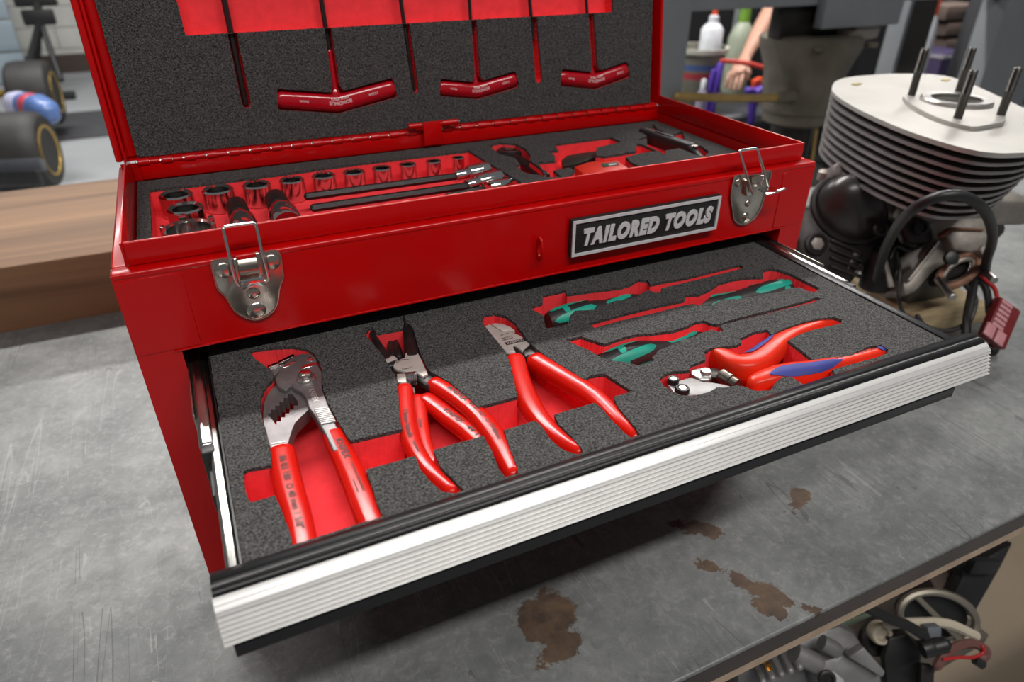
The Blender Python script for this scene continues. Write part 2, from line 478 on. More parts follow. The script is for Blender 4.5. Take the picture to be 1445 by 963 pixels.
sk = box('baseboard_back', (-4, 8.33, ZFLOOR), (3, 8.40, ZFLOOR + 0.17), mat('dark_brown_skirting', (0.05, 0.035, 0.028), 0.6)); struct(sk, 'dark skirting along the foot of the block wall')
dr = thing('door_1', 'pale blue grey roller door panel at far left', 'door'); del dr['category']; dr['kind'] = 'structure'
BLUEGREY = mat('pale_blue_paint', (0.30, 0.37, 0.42), 0.6, 0, 0.08, 4)
for k in range(6):
    obox('panel', (PY(20, 40, 7.9).x - 0.5, 7.9, ZFLOOR + 0.14 + 0.28 * k), Vector((0.5, 0, 0)), Vector((0, 0.02, 0)), Vector((0, 0, 0.132)), BLUEGREY, dr, 0.01)

# ---- bench: steel sheet with folded lip over a board core
YE = PZ(1445, 725, ZT).y
YB = PZ(80, 455, ZT).y
bench = thing('workbench', 'galvanised steel topped workbench with rust stains under the red toolbox', 'workbench')
bm = bmesh.new(); add_box(bm, (-1.3, YE, ZT - 0.019), (1.95, YB, ZT)); bmesh.ops.recalc_face_normals(bm, faces=bm.faces); bevel_bm(bm, 0.0022, 3)
obj('steel_top', bm, BENCHM, bench, True)
MDF = mat('raw_board_edge', (0.42, 0.31, 0.22), 0.85, 0, 0.15, 60, 0.2, 300)
box('front_lip', (-1.3, YE - 0.0006, ZT - 0.0188), (1.95, YE - 0.0001, ZT - 0.0024), mat('dark_reflection_lip_steel', (0.085, 0.066, 0.055), 0.45, 0.5, 0.3, 14, 0.1, 80), bench)  # dark brown colour paints in the lip's dark reflection, not tarnish
box('board_core', (-1.29, YE + 0.002, ZT - 0.034), (1.94, YB - 0.002, ZT - 0.0192), MDF, bench)
LEG = mat('dark_steel_frame', (0.02, 0.02, 0.022), 0.5, 0.3, 0.2, 30)
for lx in (-1.15, 1.86):
    for ly in (YE + 0.1, YB - 0.12):
        box('leg', (lx, ly, ZFLOOR), (lx + 0.06, ly + 0.06, ZT - 0.0345), LEG, bench, 0.004)
box('apron', (-1.2, YB - 0.05, ZT - 0.11), (1.5, YB - 0.02, ZT - 0.0345), LEG, bench, 0.003)
box('lower_shelf', (-1.2, YE + 0.05, -0.63), (0.84, YB - 0.05, -0.61), mat('shelf_board', (0.10, 0.085, 0.07), 0.8, 0, 0.2, 20), bench, 0.002)

# ---- timber beam on the bench
def wood_material(name, a, b_, scale):
    m = bpy.data.materials.new(name); m.use_nodes = True
    nt = m.node_tree; b = nt.nodes['Principled BSDF']
    tc = nt.nodes.new('ShaderNodeTexCoord'); mp = nt.nodes.new('ShaderNodeMapping'); mp.inputs['Scale'].default_value = (0.6, 9, 9)
    nt.links.new(tc.outputs['Object'], mp.inputs['Vector'])
    n = nt.nodes.new('ShaderNodeTexNoise'); n.inputs['Scale'].default_value = scale; n.inputs['Detail'].default_value = 8; n.inputs['Distortion'].default_value = 0.8
    nt.links.new(mp.outputs['Vector'], n.inputs['Vector'])
    r = nt.nodes.new('ShaderNodeValToRGB'); e = r.color_ramp.elements
    e[0].position = 0.3; e[0].color = (*a, 1); e[1].position = 0.68; e[1].color = (*b_, 1)
    nt.links.new(n.outputs['Fac'], r.inputs['Fac']); nt.links.new(r.outputs['Color'], b.inputs['Base Color'])
    b.inputs['Roughness'].default_value = 0.7
    bp = nt.nodes.new('ShaderNodeBump'); bp.inputs['Strength'].default_value = 0.3; bp.inputs['Distance'].default_value = 0.002
    nt.links.new(n.outputs['Fac'], bp.inputs['Height']); nt.links.new(bp.outputs['Normal'], b.inputs['Normal'])
    return m
WOOD = wood_material('old_timber', (0.085, 0.042, 0.018), (0.25, 0.135, 0.066), 2.2)
ty = YB + 0.004
tz = PY(80, 366, ty).z
tb = PZ(80, 261, tz).y
wbn = thing('wooden_bench', 'worn brown wooden bench with thick timber top behind the steel workbench', 'bench')
bm = bmesh.new(); add_box(bm, (-1.6, ty, tz - 0.11), (0.30, tb, tz)); bmesh.ops.recalc_face_normals(bm, faces=bm.faces); bevel_bm(bm, 0.004, 2)
obj('timber_top', bm, WOOD, wbn, True)
for lx in (-1.5, 0.15):
    for ly in (ty + 0.03, tb - 0.11):
        box('leg', (lx, ly, ZFLOOR), (lx + 0.08, ly + 0.08, tz - 0.1105), WOOD, wbn, 0.004)

# ================================================================== TOOLBOX
W, D, H0 = 0.5, 0.21, -0.2485
tbx = thing('toolbox', 'open glossy red steel toolbox with lid up and top drawer pulled out', 'toolbox')
OX0, OX1, OZ1, OZ0 = 0.0232, 0.4768, -0.0515, -0.106
front = [(0, 0, H0), (W, 0, H0), (W, 0, -0.0008), (0, 0, -0.0008)]
hole = [(OX0, 0, OZ0), (OX1, 0, OZ0), (OX1, 0, OZ1), (OX0, 0, OZ1)]
body = prism('front_panel', front, (0, 0.0012, 0), RED, tbx, [hole])
for nm, x0, x1 in (('side_panel', 0, 0.0012), ('side_panel', W - 0.0012, W)):
    box(nm, (x0, 0.0013, H0), (x1, D, -0.001), RED, tbx)
box('back_panel', (0.0013, D - 0.0012, H0), (W - 0.0013, D, 0.0015), RED, tbx)
box('bottom_panel', (0.0013, 0.0013, H0), (W - 0.0013, D - 0.0013, H0 + 0.0012), RED, tbx)
box('inner_shelf', (0.0013, 0.0013, -0.0500), (W - 0.0013, D - 0.0013, -0.0490), RED, tbx)
# drawer bay side walls
for x0 in (OX0 - 0.0022, OX1 + 0.001):
    box('bay_wall', (x0, 0.0013, OZ0 - 0.004), (x0 + 0.0012, D - 0.002, OZ1 - 0.001), RED, tbx)
box('bay_floor', (OX0, 0.0013, OZ0 - 0.004), (OX1, D - 0.002, OZ0 - 0.003), BLACKPAINT, tbx)
# folded returns at the opening
box('opening_lip', (OX0 - 0.004, -0.0008, OZ1 - 0.0008), (OX1 + 0.004, 0.006, OZ1 + 0.0004), RED, tbx, 0.0003)
E_, RH = 0.008, 0.0138
# ledge and rim the lid closes over
for nm, lo, hi in (('ledge', (-0.0003, -0.0003, -0.0040), (W + 0.0003, E_ + 0.002, 0)), ('ledge', (-0.0003, E_ + 0.0021, -0.0040), (E_ + 0.001, D, 0)), ('ledge', (W - E_ - 0.001, E_ + 0.0021, -0.0040), (W + 0.0003, D, 0))):
    box(nm, lo, hi, RED, tbx, 0.0016, 3)
box('front_rim', (E_ + 0.0012, E_, 0.0001), (W - E_, E_ + 0.0022, RH), RED, tbx, 0.0009, 3)
box('rim_side', (E_ - 0.0003, E_ + 0.0004, 0.0001), (E_ + 0.0010, D - E_, RH), RED, tbx, 0.0004, 2)
box('rim_side', (W - E_ - 0.0012, E_ + 0.0023, 0.0001), (W - E_ + 0.0002, D - E_, RH), RED, tbx, 0.0004, 2)
box('inner_front_wall', (E_ + 0.0012, E_ + 0.0005, -0.045), (W - E_ - 0.001, E_ + 0.0014, 0.0), RED, tbx)
box('inner_side_wall', (E_ - 0.0003, E_ + 0.0014, -0.045), (E_ + 0.0008, D - 0.0015, 0.0), RED, tbx)
box('inner_side_wall', (W - E_ - 0.001, E_ + 0.0014, -0.045), (W - E_ + 0.0002, D - 0.0015, 0.0), RED, tbx)
# pressed corner gussets on the front
for pts in ([(0.0006, 0, -0.0042), (0.0315, 0, -0.0042), (0.0340, 0, -0.0068), (0.0343, 0, -0.0505), (0.0006, 0, -0.0505)],
            [(W - 0.0006, 0, -0.0042), (0.4695, 0, -0.0042), (0.4672, 0, -0.0066), (0.4676, 0, -0.0505), (W - 0.0006, 0, -0.0505)]):
    prism('corner_gusset', pts, (0, -0.0005, 0), RED, tbx, bev=0.0002, seg=1)

# ---- lid
LX0, LX1, LH, LDP = -0.0008, 0.4975, 0.205, 0.048
def LP(x, up, back):
    return LID0 + Vector((x, 0, 0)) + LUP * up + LIDN * back
def lbox(name, x0, x1, u0, u1, b0, b1, m, parent, bev=0.0, seg=2):
    bm = bmesh.new(); vs = add_box(bm, (x0, u0, b0), (x1, u1, b1))
    bmesh.ops.recalc_face_normals(bm, faces=bm.faces)
    if bev: bevel_bm(bm, bev, seg)
    for v in bm.verts: v.co = LP(*v.co)
    return obj(name, bm, m, parent, smooth=bool(bev))
lid = bpy.data.objects.new('lid', None); link(lid, tbx)
lbox('lid_panel', LX0, LX1, 0.0, LH, LDP - 0.0012, LDP, RED, lid)
lbox('lid_side', LX0, LX0 + 0.0046, 0.0, LH, -0.001, LDP - 0.0013, RED, lid, 0.0012, 3)
lbox('lid_side', LX1 - 0.0030, LX1, 0.0, LH, -0.001, LDP - 0.0013, RED, lid, 0.0010, 3)
lbox('lid_inner_wall', LX0 + 0.0047, LX0 + 0.0072, 0.002, LH - 0.003, 0.003, LDP - 0.0013, RED, lid, 0.0008)
lbox('lid_inner_wall', LX0 + 0.0073, 0.0135, 0.002, LH - 0.003, 0.010, LDP - 0.0013, RED, lid, 0.0010)
lbox('lid_end', LX0 + 0.0047, LX1 - 0.0031, LH - 0.0015, LH, -0.001, LDP - 0.0013, RED, lid, 0.0005)
lbox('lid_end', LX0 + 0.0047, LX1 - 0.0031, -0.0004, 0.0012, 0.0022, LDP - 0.0013, RED, lid)
# small rivets low on the lid's left wall
for u_, v_ in ((159, 192.5), (168, 191.5)):
    pass

# ---- piano hinge
hg = bpy.data.objects.new('piano_hinge', None); link(hg, tbx)
HY, HZ, HR = 0.2035, 0.0030, 0.0024
x0h, x1h = 0.0135, 0.4905
NK = 58; pit = (x1h - x0h) / NK
kn_me = [None, None]
for k in range(NK):
    xa = x0h + k * pit
    if kn_me[k % 2] is None:
        o = cyl('knuckle', (0.0002, 0, 0), (pit - (0.0009 if k % 2 else 0.0), 0, 0), HR * 1.22 if k % 2 == 0 else HR * 0.85, RED, hg, 12, 0.0003); kn_me[k % 2] = o.data
    else:
        o = link(bpy.data.objects.new('knuckle', kn_me[k % 2]), hg)
    o.location = (xa, HY, HZ)
cyl('hinge_pin', (x0h - 0.001, HY, HZ), (x1h + 0.002, HY, HZ), 0.0014, CHROME, hg, 10)
box('hinge_leaf', (x0h + 0.001, HY - 0.0016, -0.0100), (x1h + 0.002, HY - 0.0006, HZ - 0.0019), RED, hg, 0.0003)
for k in range(NK):
    if k % 2 == 0: continue
lbox('hinge_leaf', x0h, x1h, -0.0005, 0.0022, 0.0012, 0.0020, RED, hg)
box('hinge_back_strip', (0.009, HY - 0.0006, -0.0105), (x1h, HY + 0.0014, HZ - 0.0026), RED, hg)
# lid stay bracket in the middle of the hinge
stay = bpy.data.objects.new('stay_bracket', None); link(stay, tbx)
sy = 0.1985
p1, p2, p3, p4 = PY(576, 180, sy), PY(596, 177, sy), PY(622, 173.5, sy), PY(646, 170.5, sy)
zc = (p1.z + p4.z) / 2
cyl('stay_knuckle', (p1.x, sy, zc), (p2.x - 0.0006, sy, zc), 0.0025, RED, stay, 14)
cyl('stay_knuckle', (p3.x + 0.0006, sy, zc), (p4.x, sy, zc), 0.0025, RED, stay, 14)
cyl('stay_pin', (p1.x + 0.001, sy, zc), (p4.x + 0.001, sy, zc), 0.0015, CHROME, stay, 10)
bm = bmesh.new(); add_box(bm, (p2.x, sy - 0.0028, zc - 0.0175), (p3.x, sy - 0.0012, zc + 0.0026)); bmesh.ops.recalc_face_normals(bm, faces=bm.faces); bevel_bm(bm, 0.0007, 2)
obj('stay_plate', bm, RED, stay, True)
cyl('stay_knuckle', (p2.x, sy, zc), (p3.x, sy, zc), 0.0026, RED, stay, 14)

# ---- latches
def latch_plate(name, o, pts, parent, y=-0.0004):
    P = [PY(u, v, y) for u, v in zz(o[0], o[1], pts)]
    return P
def build_latch(left):
    la = bpy.data.objects.new('latch', None); link(la, tbx)
    o = ZQ if left else ZR
    if left:
        pts = [(45, 400), (70, 365), (205, 345), (265, 352), (275, 375), (465, 340), (470, 308), (505, 292), (635, 270), (678, 305), (692, 420), (707, 520), (670, 600), (655, 740), (622, 815), (560, 868), (470, 905), (380, 892), (270, 835), (215, 750), (180, 690), (108, 630), (78, 530)]
    else:
        pts = [(108, 375), (125, 355), (215, 340), (240, 352), (300, 352), (400, 330), (395, 310), (470, 298), (495, 312), (486, 380), (425, 570), (385, 700), (330, 790), (260, 845), (205, 866), (145, 852), (103, 805), (92, 690), (72, 600), (82, 500)]
    P = [PY(u, v, -0.0006) for u, v in cc(o, *pts)]
    plate = prism('latch_plate', P, (0, -0.0009, 0), NICKEL, la, bev=0.0003)
    # raised rim of the plate
    loop = soften(P, 1); loop = [p + Vector((0, -0.0010, 0)) for p in loop]
    wire('plate_rim', loop + [loop[0]], 0.0005, NICKEL, la, n=1, seg=6, up=Vector((0, 1, 0)), cap=False)
    rv = [(165, 460, 55), (600, 385, 55), (435, 668, 42), (465, 825, 60)] if left else [(160, 430, 42), (430, 372, 34), (258, 645, 36), (235, 780, 42)]
    for x, y, r in rv:
        u, v = cc(o, (x, y))[0]; p = PY(u, v, -0.0015)
        dome('rivet', p, (0, -1, 0), r / o[1] * 0.00058, 0.0016, NICKEL, la)
    yb = -0.0075
    if left:
        path = [((300, 600), -0.006), ((262, 520), -0.0064), ((215, 320), -0.006), ((165, 110), -0.004), ((170, 78), -0.0037), ((198, 62), -0.0036), ((400, 35), -0.0036), ((435, 36), -0.0036), ((463, 75), -0.0037), ((510, 290), -0.006), ((570, 515), -0.0064), ((562, 548), -0.0062), ((535, 560), -0.006)]
    else:
        path = [((312, 540), -0.0072), ((265, 400), -0.0066), ((182, 130), -0.0040), ((178, 104), -0.0038), ((200, 92), -0.0038), ((335, 74), -0.0038), ((360, 88), -0.0040), ((385, 160), -0.0050), ((475, 465), -0.0070)]
    pp = [PY(*cc(o, q)[0], y) for q, y in path]
    wire('bail', pp, 0.00105, CHROME, la, n=4, seg=10, up=Vector((0.1, 1, 0.05)))
    if left:
        # curved lever in two pieces
        c0 = [PY(*q, -0.004) for q in cc(o, (292, 372), (462, 346), (478, 510), (318, 535))]
        ax = (c0[1] - c0[0]); dn = (c0[3] - c0[0])
        bm = bmesh.new(); rows = []
        for i in range(9):
            t = i / 8; bul = -0.0028 * math.sin(math.pi * t)
            rows.append([bm.verts.new(c0[0] + ax * a + dn * t + Vector((0, bul, 0))) for a in (0, 0.06, 0.94, 1)])
        for a, b in zip(rows, rows[1:]):
            for k in range(3): bm.faces.new((a[k], a[k + 1], b[k + 1], b[k]))
        bmesh.ops.solidify(bm, geom=bm.faces[:], thickness=0.0008)
        obj('lever', bm, NICKEL, la, True)
        q = [PY(*r_, -0.0058) for r_ in cc(o, (315, 545), (512, 508), (548, 600), (440, 590), (330, 640))]
        prism('lever_tab', q, (0, -0.0011, 0), CHROME, la, bev=0.0003)
        for (x, y) in ((285, 470), (485, 420)):
            u, v = cc(o, (x, y))[0]; p = PY(u, v, -0.003)
            obox('lever_cheek', p, Vector((0.0009, 0, 0)), Vector((0, 0.0026, 0)), Vector((0.0003, 0, 0.0085)), NICKEL, la, 0.0003)
    else:
        q = [PY(*r_, -0.004) for r_ in cc(o, (300, 370), (410, 340), (395, 470), (290, 470))]
        prism('lever_cheek', q, (0, -0.0016, 0), NICKEL, la, bev=0.0004)
        q = [PY(*r_, -0.002) for r_ in cc(o, (215, 400), (255, 380), (300, 545), (215, 560))]
        prism('lever_cheek', q, (0, -0.0030, 0), NICKEL, la, bev=0.0004)
        zl = PY(*cc(o, (420, 520))[0], -0.012).z
        q = [PZ(*r_, zl) for r_ in cc(o, (370, 492), (505, 462), (582, 520), (470, 553))]
        prism('lever_tab', q, (0, 0, -0.0010), CHROME, la, bev=0.0003)
        a, b = [PZ(*r_, zl) for r_ in cc(o, (560, 525), (650, 492))]
        wire('lever_lip', [a, a.lerp(b, 0.5), b], 0.0010, CHROME, la, n=3)
    return la
build_latch(True); build_latch(False)

# ---- badge
bd = bpy.data.objects.new('name_badge', None); link(bd, tbx)
bx0, bx1, bz0, bz1 = 0.2766, 0.4041, -0.0396, -0.0120
box('badge_plate', (bx0, -0.0046, bz0), (bx1, -0.0005, bz1), mat('black_badge_print', (0.014, 0.014, 0.015), 0.5, 0, 0.25, 500, 0.35, 700), bd, 0.0003)
fo = [(bx0 + 0.0006, -0.0046, bz0 + 0.0006), (bx1 - 0.0006, -0.0046, bz0 + 0.0006), (bx1 - 0.0006, -0.0046, bz1 - 0.0006), (bx0 + 0.0006, -0.0046, bz1 - 0.0006)]
fi = [(bx0 + 0.0026, -0.0046, bz0 + 0.0026), (bx1 - 0.0026, -0.0046, bz0 + 0.0026), (bx1 - 0.0026, -0.0046, bz1 - 0.0026), (bx0 + 0.0026, -0.0046, bz1 - 0.0026)]
prism('badge_border', fo, (0, -0.0010, 0), WHITEP, bd, [fi])
cxb, czb = (bx0 + bx1) / 2 + 0.0006, (bz0 + bz1) / 2
text_map('badge_lettering', 'TAILORED TOOLS', lambda x, y, z: Vector((cxb + x + 0.20 * y, -0.0052 - z * 0.0055, czb + y)), WHITEP, bd, 0.062, 0.1, 0.1115, 0.0128, 1.2)
# ---- hasp loop
hp = PY(757, 350, 0)
hs = bpy.data.objects.new('hasp_loop', None); link(hs, tbx)
lp_o, lp_i = [], []
for k in range(20):
    a = 2 * math.pi * k / 20
    lp_o.append((hp.x, -0.0035 - 0.0052 * math.cos(a) * 0.9, hp.z + 0.0088 * math.sin(a)))
    lp_i.append((hp.x, -0.0042 - 0.0026 * math.cos(a), hp.z + 0.0050 * math.sin(a)))
prism('loop_plate', lp_o, (0.0014, 0, 0), RED, hs, [lp_i])

# ---- drawer
drw = bpy.data.objects.new('drawer', None); link(drw, tbx)
DX0, DX1 = 0.0350, 0.4655
YF = -0.1660
DB = 0.0300      # back of the open tray
box('tray_bottom', (DX0, YF, -0.0905), (DX1, DB, -0.0895), BLACKPAINT, drw)
box('tray_side', (DX0, YF, -0.0894), (DX0 + 0.0009, DB, ZF - 0.0005), BLACKPAINT, drw)
box('tray_side', (DX1 - 0.0068, YF, -0.0894), (DX1, DB, ZF + 0.0008), BLACKPAINT, drw, 0.0005)
box('tray_back', (DX0, DB, -0.0895), (DX1, DB + 0.001, ZF + 0.004), BLACKPAINT, drw)
prof = [(-0.1660, -0.0640), (-0.1668, -0.0618), (-0.1700, -0.0606), (-0.1702, -0.0600), (-0.1735, -0.0600), (-0.1740, -0.0607), (-0.1762, -0.0605), (-0.1766, -0.0600), (-0.1785, -0.0606), (-0.1796, -0.0622), (-0.1796, -0.0900), (-0.1660, -0.0900)]
prism('drawer_cap', [(0.0240, y, z) for y, z in prof], (0.4515, 0, 0), BLACKPAINT, drw, bev=0.0002, seg=1)
ap = [(-0.1797, -0.0620), (-0.1826, -0.0636), (-0.1822, -0.0640), (-0.1830, -0.0644), (-0.1846, -0.0656), (-0.1840, -0.0661), (-0.1852, -0.0672)]
y, z = -0.1852, -0.0672
for k in range(6):
    ap += [(y + 0.0028, z - 0.0002), (y + 0.0030, z - 0.0009), (y + 0.0014, z - 0.0015), (y - 0.0005, z - 0.00190), (y - 0.00065, z - 0.00215)]
    y -= 0.00065; z -= 0.00215
ap += [(y + 0.0016, z - 0.0008), (-0.1797, z - 0.0008)]
prism('aluminium_front', [(0.0237, a, b) for a, b in ap], (0.4524, 0, 0), ALU, drw, bev=0.00018, seg=2)
prism('lower_lip', [(0.0266, -0.1797, -0.0800), (0.0266, -0.1868, -0.0840), (0.0266, -0.1868, -0.0908), (0.0266, -0.1855, -0.0918), (0.0266, -0.1797, -0.0918)], (0.4226, 0, 0), BLACKPAINT, drw, bev=0.0003)
# slides
for side in (0, 1):
    sl = bpy.data.objects.new('drawer_slide', None); link(sl, tbx)
    def mx(x): return x if side == 0 else (DX0 + DX1) - x - 0.0003
    def sbox(nm, xa, xb, ya, yb, za, zb, m, bev):
        a, b = sorted((mx(xa), mx(xb)))
        box(nm, (a, ya, za), (b, yb, zb), m, sl, bev, 3)
    SLM = mat('zinc_slide_steel', (0.50, 0.50, 0.47), 0.24, 1, 0.06, 60)
    sbox('outer_channel', 0.0245, 0.0318, -0.0770, 0.150, -0.098, -0.0655, SLM, 0.0022)
    sbox('inner_rail', 0.0292, 0.0346, -0.1655, 0.0300, -0.095, -0.0668, SLM, 0.0016)
    sbox('stop_block', 0.0250, 0.0316, -0.0830, -0.0772, -0.094, -0.0662, BLACKPLASTIC, 0.0008)
    sbox('release_lever', 0.0268, 0.0290, -0.1080, -0.0835, -0.084, -0.0735, BLACKPLASTIC, 0.0006)
    sbox('mount_flange', 0.0234, 0.0243, -0.0500, 0.1500, -0.1, -0.0640, SLM, 0.0003)

# ================================================================== FOAM INSERTS
def foam_insert(name, label, outer, holes, z, dark_t, red_t, floor_t, holes_red=None):
    t = thing(name, label, 'foam insert', 'two-tone foam inserts')
    o3 = [Vector((x, y, z)) for x, y in outer]
    oo = ragged(o3, 0.004, 0.00025)
    hh = [ragged([Vector((p[0], p[1], z)) for p in h]) for h in holes]
    prism('dark_top_layer', oo, (0, 0, -dark_t), FOAM, t, hh)
    hr = [[p - Vector((0, 0, dark_t + 0.0001)) for p in h] for h in hh]
    prism('red_layer', [Vector((x, y, z - dark_t - 0.0001)) for x, y in outer], (0, 0, -red_t), REDFOAM, t, hr)
    box('red_floor', (outer[0][0], outer[0][1], z - dark_t - red_t - 0.0002 - floor_t), (outer[2][0], outer[2][1], z - dark_t - red_t - 0.0002), REDFOAM, t)
    return t
def onz(L, z): return [PZ(u, v, z) for u, v in L]

H1 = cc(ZA, (190, 195), (300, 180), (400, 176), (470, 185), (515, 212), (545, 260), (560, 305), (558, 345), (562, 390), (590, 470), (640, 560), (680, 630), (705, 657), (965, 597), (955, 540), (945, 420), (940, 340), (915, 300), (850, 200), (790, 132), (776, 112), (795, 85), (815, 78), (835, 108), (900, 96), (970, 84), (973, 58), (1005, 62), (1026, 100), (1050, 190), (1085, 270), (1110, 305), (1200, 355), (1290, 425), (1350, 485)) \
   + cc(ZC, (760, 468), (740, 380), (720, 290), (690, 230), (650, 180), (600, 120), (575, 85), (588, 52), (640, 43), (700, 58), (745, 92), (775, 132), (810, 180), (850, 222), (900, 260), (980, 310), (1100, 382), (1130, 362), (1200, 350), (1260, 390), (1340, 440), (1250, 470), (1265, 515), (1320, 580), (1370, 645), (1397, 678), (1385, 692), (1340, 682), (1300, 650), (1240, 590), (1190, 530), (1150, 500), (945, 560), (970, 612), (1030, 670), (1090, 738), (1107, 775), (1080, 782), (990, 740), (930, 690), (880, 620), (850, 590), (690, 640), (720, 735), (760, 830), (766, 870), (745, 890), (700, 885), (660, 830), (630, 750), (585, 668), (330, 740), (370, 830), (430, 890), (487, 945), (475, 966), (440, 962)) \
   + cc(ZB, (1170, 412), (1110, 362), (1060, 300), (1030, 230), (780, 300), (810, 380), (840, 480), (885, 585), (440, 800), (415, 715), (405, 690), (395, 620), (370, 560), (340, 480), (320, 430), (200, 465), (185, 460), (165, 400), (155, 312), (175, 297), (300, 275)) \
   + cc(ZA, (290, 680), (270, 600), (250, 540), (240, 490), (245, 430), (270, 380), (310, 340), (318, 325), (280, 285), (215, 240))
S1 = cc(ZD, (100, 300), (165, 280), (165, 240), (280, 215), (290, 235), (380, 222), (480, 210), (560, 200), (610, 185), (655, 160), (700, 165), (712, 185), (760, 175), (900, 150), (1100, 100), (1170, 85), (1190, 100), (1150, 112), (1000, 150), (770, 205), (765, 226), (740, 228), (705, 215), (670, 232), (650, 245), (600, 267), (540, 268), (480, 290), (430, 315), (330, 320), (300, 352), (305, 385), (250, 400), (185, 410), (175, 380), (170, 345), (115, 315))
S2 = cc(ZD, (395, 385), (560, 340), (720, 300), (888, 265), (893, 238), (960, 235), (1010, 215), (1060, 180), (1130, 160), (1200, 150), (1285, 147), (1292, 112), (1325, 104)) \
   + cc(ZFF, (190, 650), (260, 675), (330, 710), (402, 745), (385, 765), (345, 762), (300, 742), (250, 745), (200, 765), (130, 775), (60, 790), (0, 800)) \
   + cc(ZD, (1080, 262), (1020, 295), (970, 297), (935, 285), (895, 290), (720, 335), (560, 370), (430, 408))
S3 = cc(ZD, (280, 468), (360, 450), (480, 490), (560, 460), (640, 440), (720, 435), (830, 420), (900, 400), (940, 378), (985, 370), (1020, 385), (1055, 391)) \
   + cc(ZE, (480, 185), (700, 130), (870, 85), (910, 70), (935, 78), (900, 95), (700, 145), (420, 213), (435, 240), (410, 248), (380, 236)) \
   + cc(ZD, (980, 430), (930, 455), (880, 465), (835, 490), (760, 520), (720, 560), (735, 572), (690, 590), (650, 598), (600, 585), (560, 578), (500, 572), (465, 558), (400, 520), (340, 495))
S4 = cc(ZE, (110, 490), (130, 465), (180, 448), (265, 443), (270, 415), (345, 390), (340, 350), (370, 330), (440, 322), (500, 315), (530, 300), (520, 280), (600, 245), (660, 235), (680, 260), (760, 225), (850, 195), (930, 178), (1000, 172), (1040, 185), (1035, 205), (1000, 212), (900, 235), (820, 262), (765, 290), (900, 395), (980, 385), (1080, 365), (1180, 320), (1240, 313), (1276, 338), (1270, 355), (1220, 375), (1130, 400), (1060, 420), (990, 440), (1015, 475), (980, 490), (920, 515), (860, 527), (820, 500), (780, 475), (740, 478), (700, 505), (675, 545), (600, 548), (540, 525), (500, 520), (450, 530), (400, 530), (360, 555), (280, 575), (220, 570), (165, 545), (130, 520))
def xy(L, z): return [(p.x, p.y) for p in onz(L, z)]
holesD = [xy(h, ZF) for h in (H1, S1, S2, S3, S4)]
# keep the big cut-out inside the tray front
holesD[0] = [(x, max(y, -0.1635)) for x, y in holesD[0]]
fd = foam_insert('drawer_foam_insert', 'charcoal foam sheet over red foam lining the open drawer', [(0.0362, -0.1655), (0.4582, -0.1655), (0.4582, 0.0290), (0.0362, 0.0290)], holesD, ZF, 0.0022, 0.0215, 0.0010)

# upper tray foam
U1 = cc(ZK, (228, 352), (700, 298)) + cc(ZL, (420, 178), (1090, 100), (1320, 240), (1500, 350)) + cc(ZK, (600, 760), (250, 760))
U2 = cc(ZM, (42, 215), (60, 200), (100, 193), (180, 200), (235, 228), (262, 265), (258, 290), (300, 320), (345, 350), (330, 372), (270, 365), (230, 355), (180, 320), (205, 310), (175, 275), (90, 255))
U3 = cc(ZM, (300, 300), (395, 292), (390, 262), (360, 240), (410, 235), (388, 203), (520, 185), (655, 168), (690, 165), (752, 190), (615, 222), (612, 262), (660, 268), (828, 240), (832, 200), (860, 205), (940, 240), (860, 250), (772, 272), (800, 300), (850, 322), (760, 360), (560, 400), (470, 372), (500, 345), (470, 330), (385, 345), (430, 380), (340, 380), (315, 325))
U4 = cc(ZM, (845, 128), (925, 110), (920, 95), (935, 118), (1015, 155), (1090, 135), (1090, 180), (1180, 215), (1220, 245), (1195, 270), (1150, 262), (1060, 225), (985, 238), (985, 262), (935, 235), (888, 215), (885, 175), (830, 180), (885, 160))
U5 = cc(ZM, (1092, 128), (1400, 190), (1400, 245), (1175, 205), (1090, 185))
holesU = [xy(h, ZU) for h in (U1, U2, U3, U4)]
holesU = [[(min(0.487, max(0.014, x)), max(0.0145, y)) for x, y in h] for h in holesU]
fu = foam_insert('tray_foam_insert', 'charcoal foam sheet over red foam in the upper compartment', [(0.0100, 0.0112), (0.4895, 0.0112), (0.4895, 0.2005), (0.0100, 0.2005)], holesU, ZU, 0.0022, 0.0150, 0.0040)

# lid foam (vertical), with red pocket
fl_ = thing('lid_foam_insert', 'charcoal foam sheet filling the raised lid with a red pocket', 'foam insert', 'two-tone foam inserts')
FB = -0.0015      # front face a little behind the lid edge plane is +; here back offset
def lidxy(u, v):
    p = PL(u, v); d = p - LID0
    return d.x, d.dot(LUP)
Lx0, Lx1, Lu0, Lu1 = 0.0142, 0.4850, 0.0022, 0.2000
pk = [lidxy(*q) for q in ((262, 50), (865, 17))]
pocket = [pk[0], pk[1], (pk[1][0] + 0.001, 0.165), (pk[0][0] - 0.002, 0.165)]
def slot_poly(a, b, hw):
    a, b = Vector(a), Vector(b); d = (b - a).normalized(); n = Vector((-d.y, d.x)) * hw
    return [tuple(q) for q in (a + n, a + d.orthogonal() * 0 + n, b + n, b + d * hw * 0.7 + n * 0.5, b + d * hw * 0.7 - n * 0.5, b - n, a - n)]
ANG = {}
def handle_poly(pts):
    return [lidxy(*q) for q in pts]
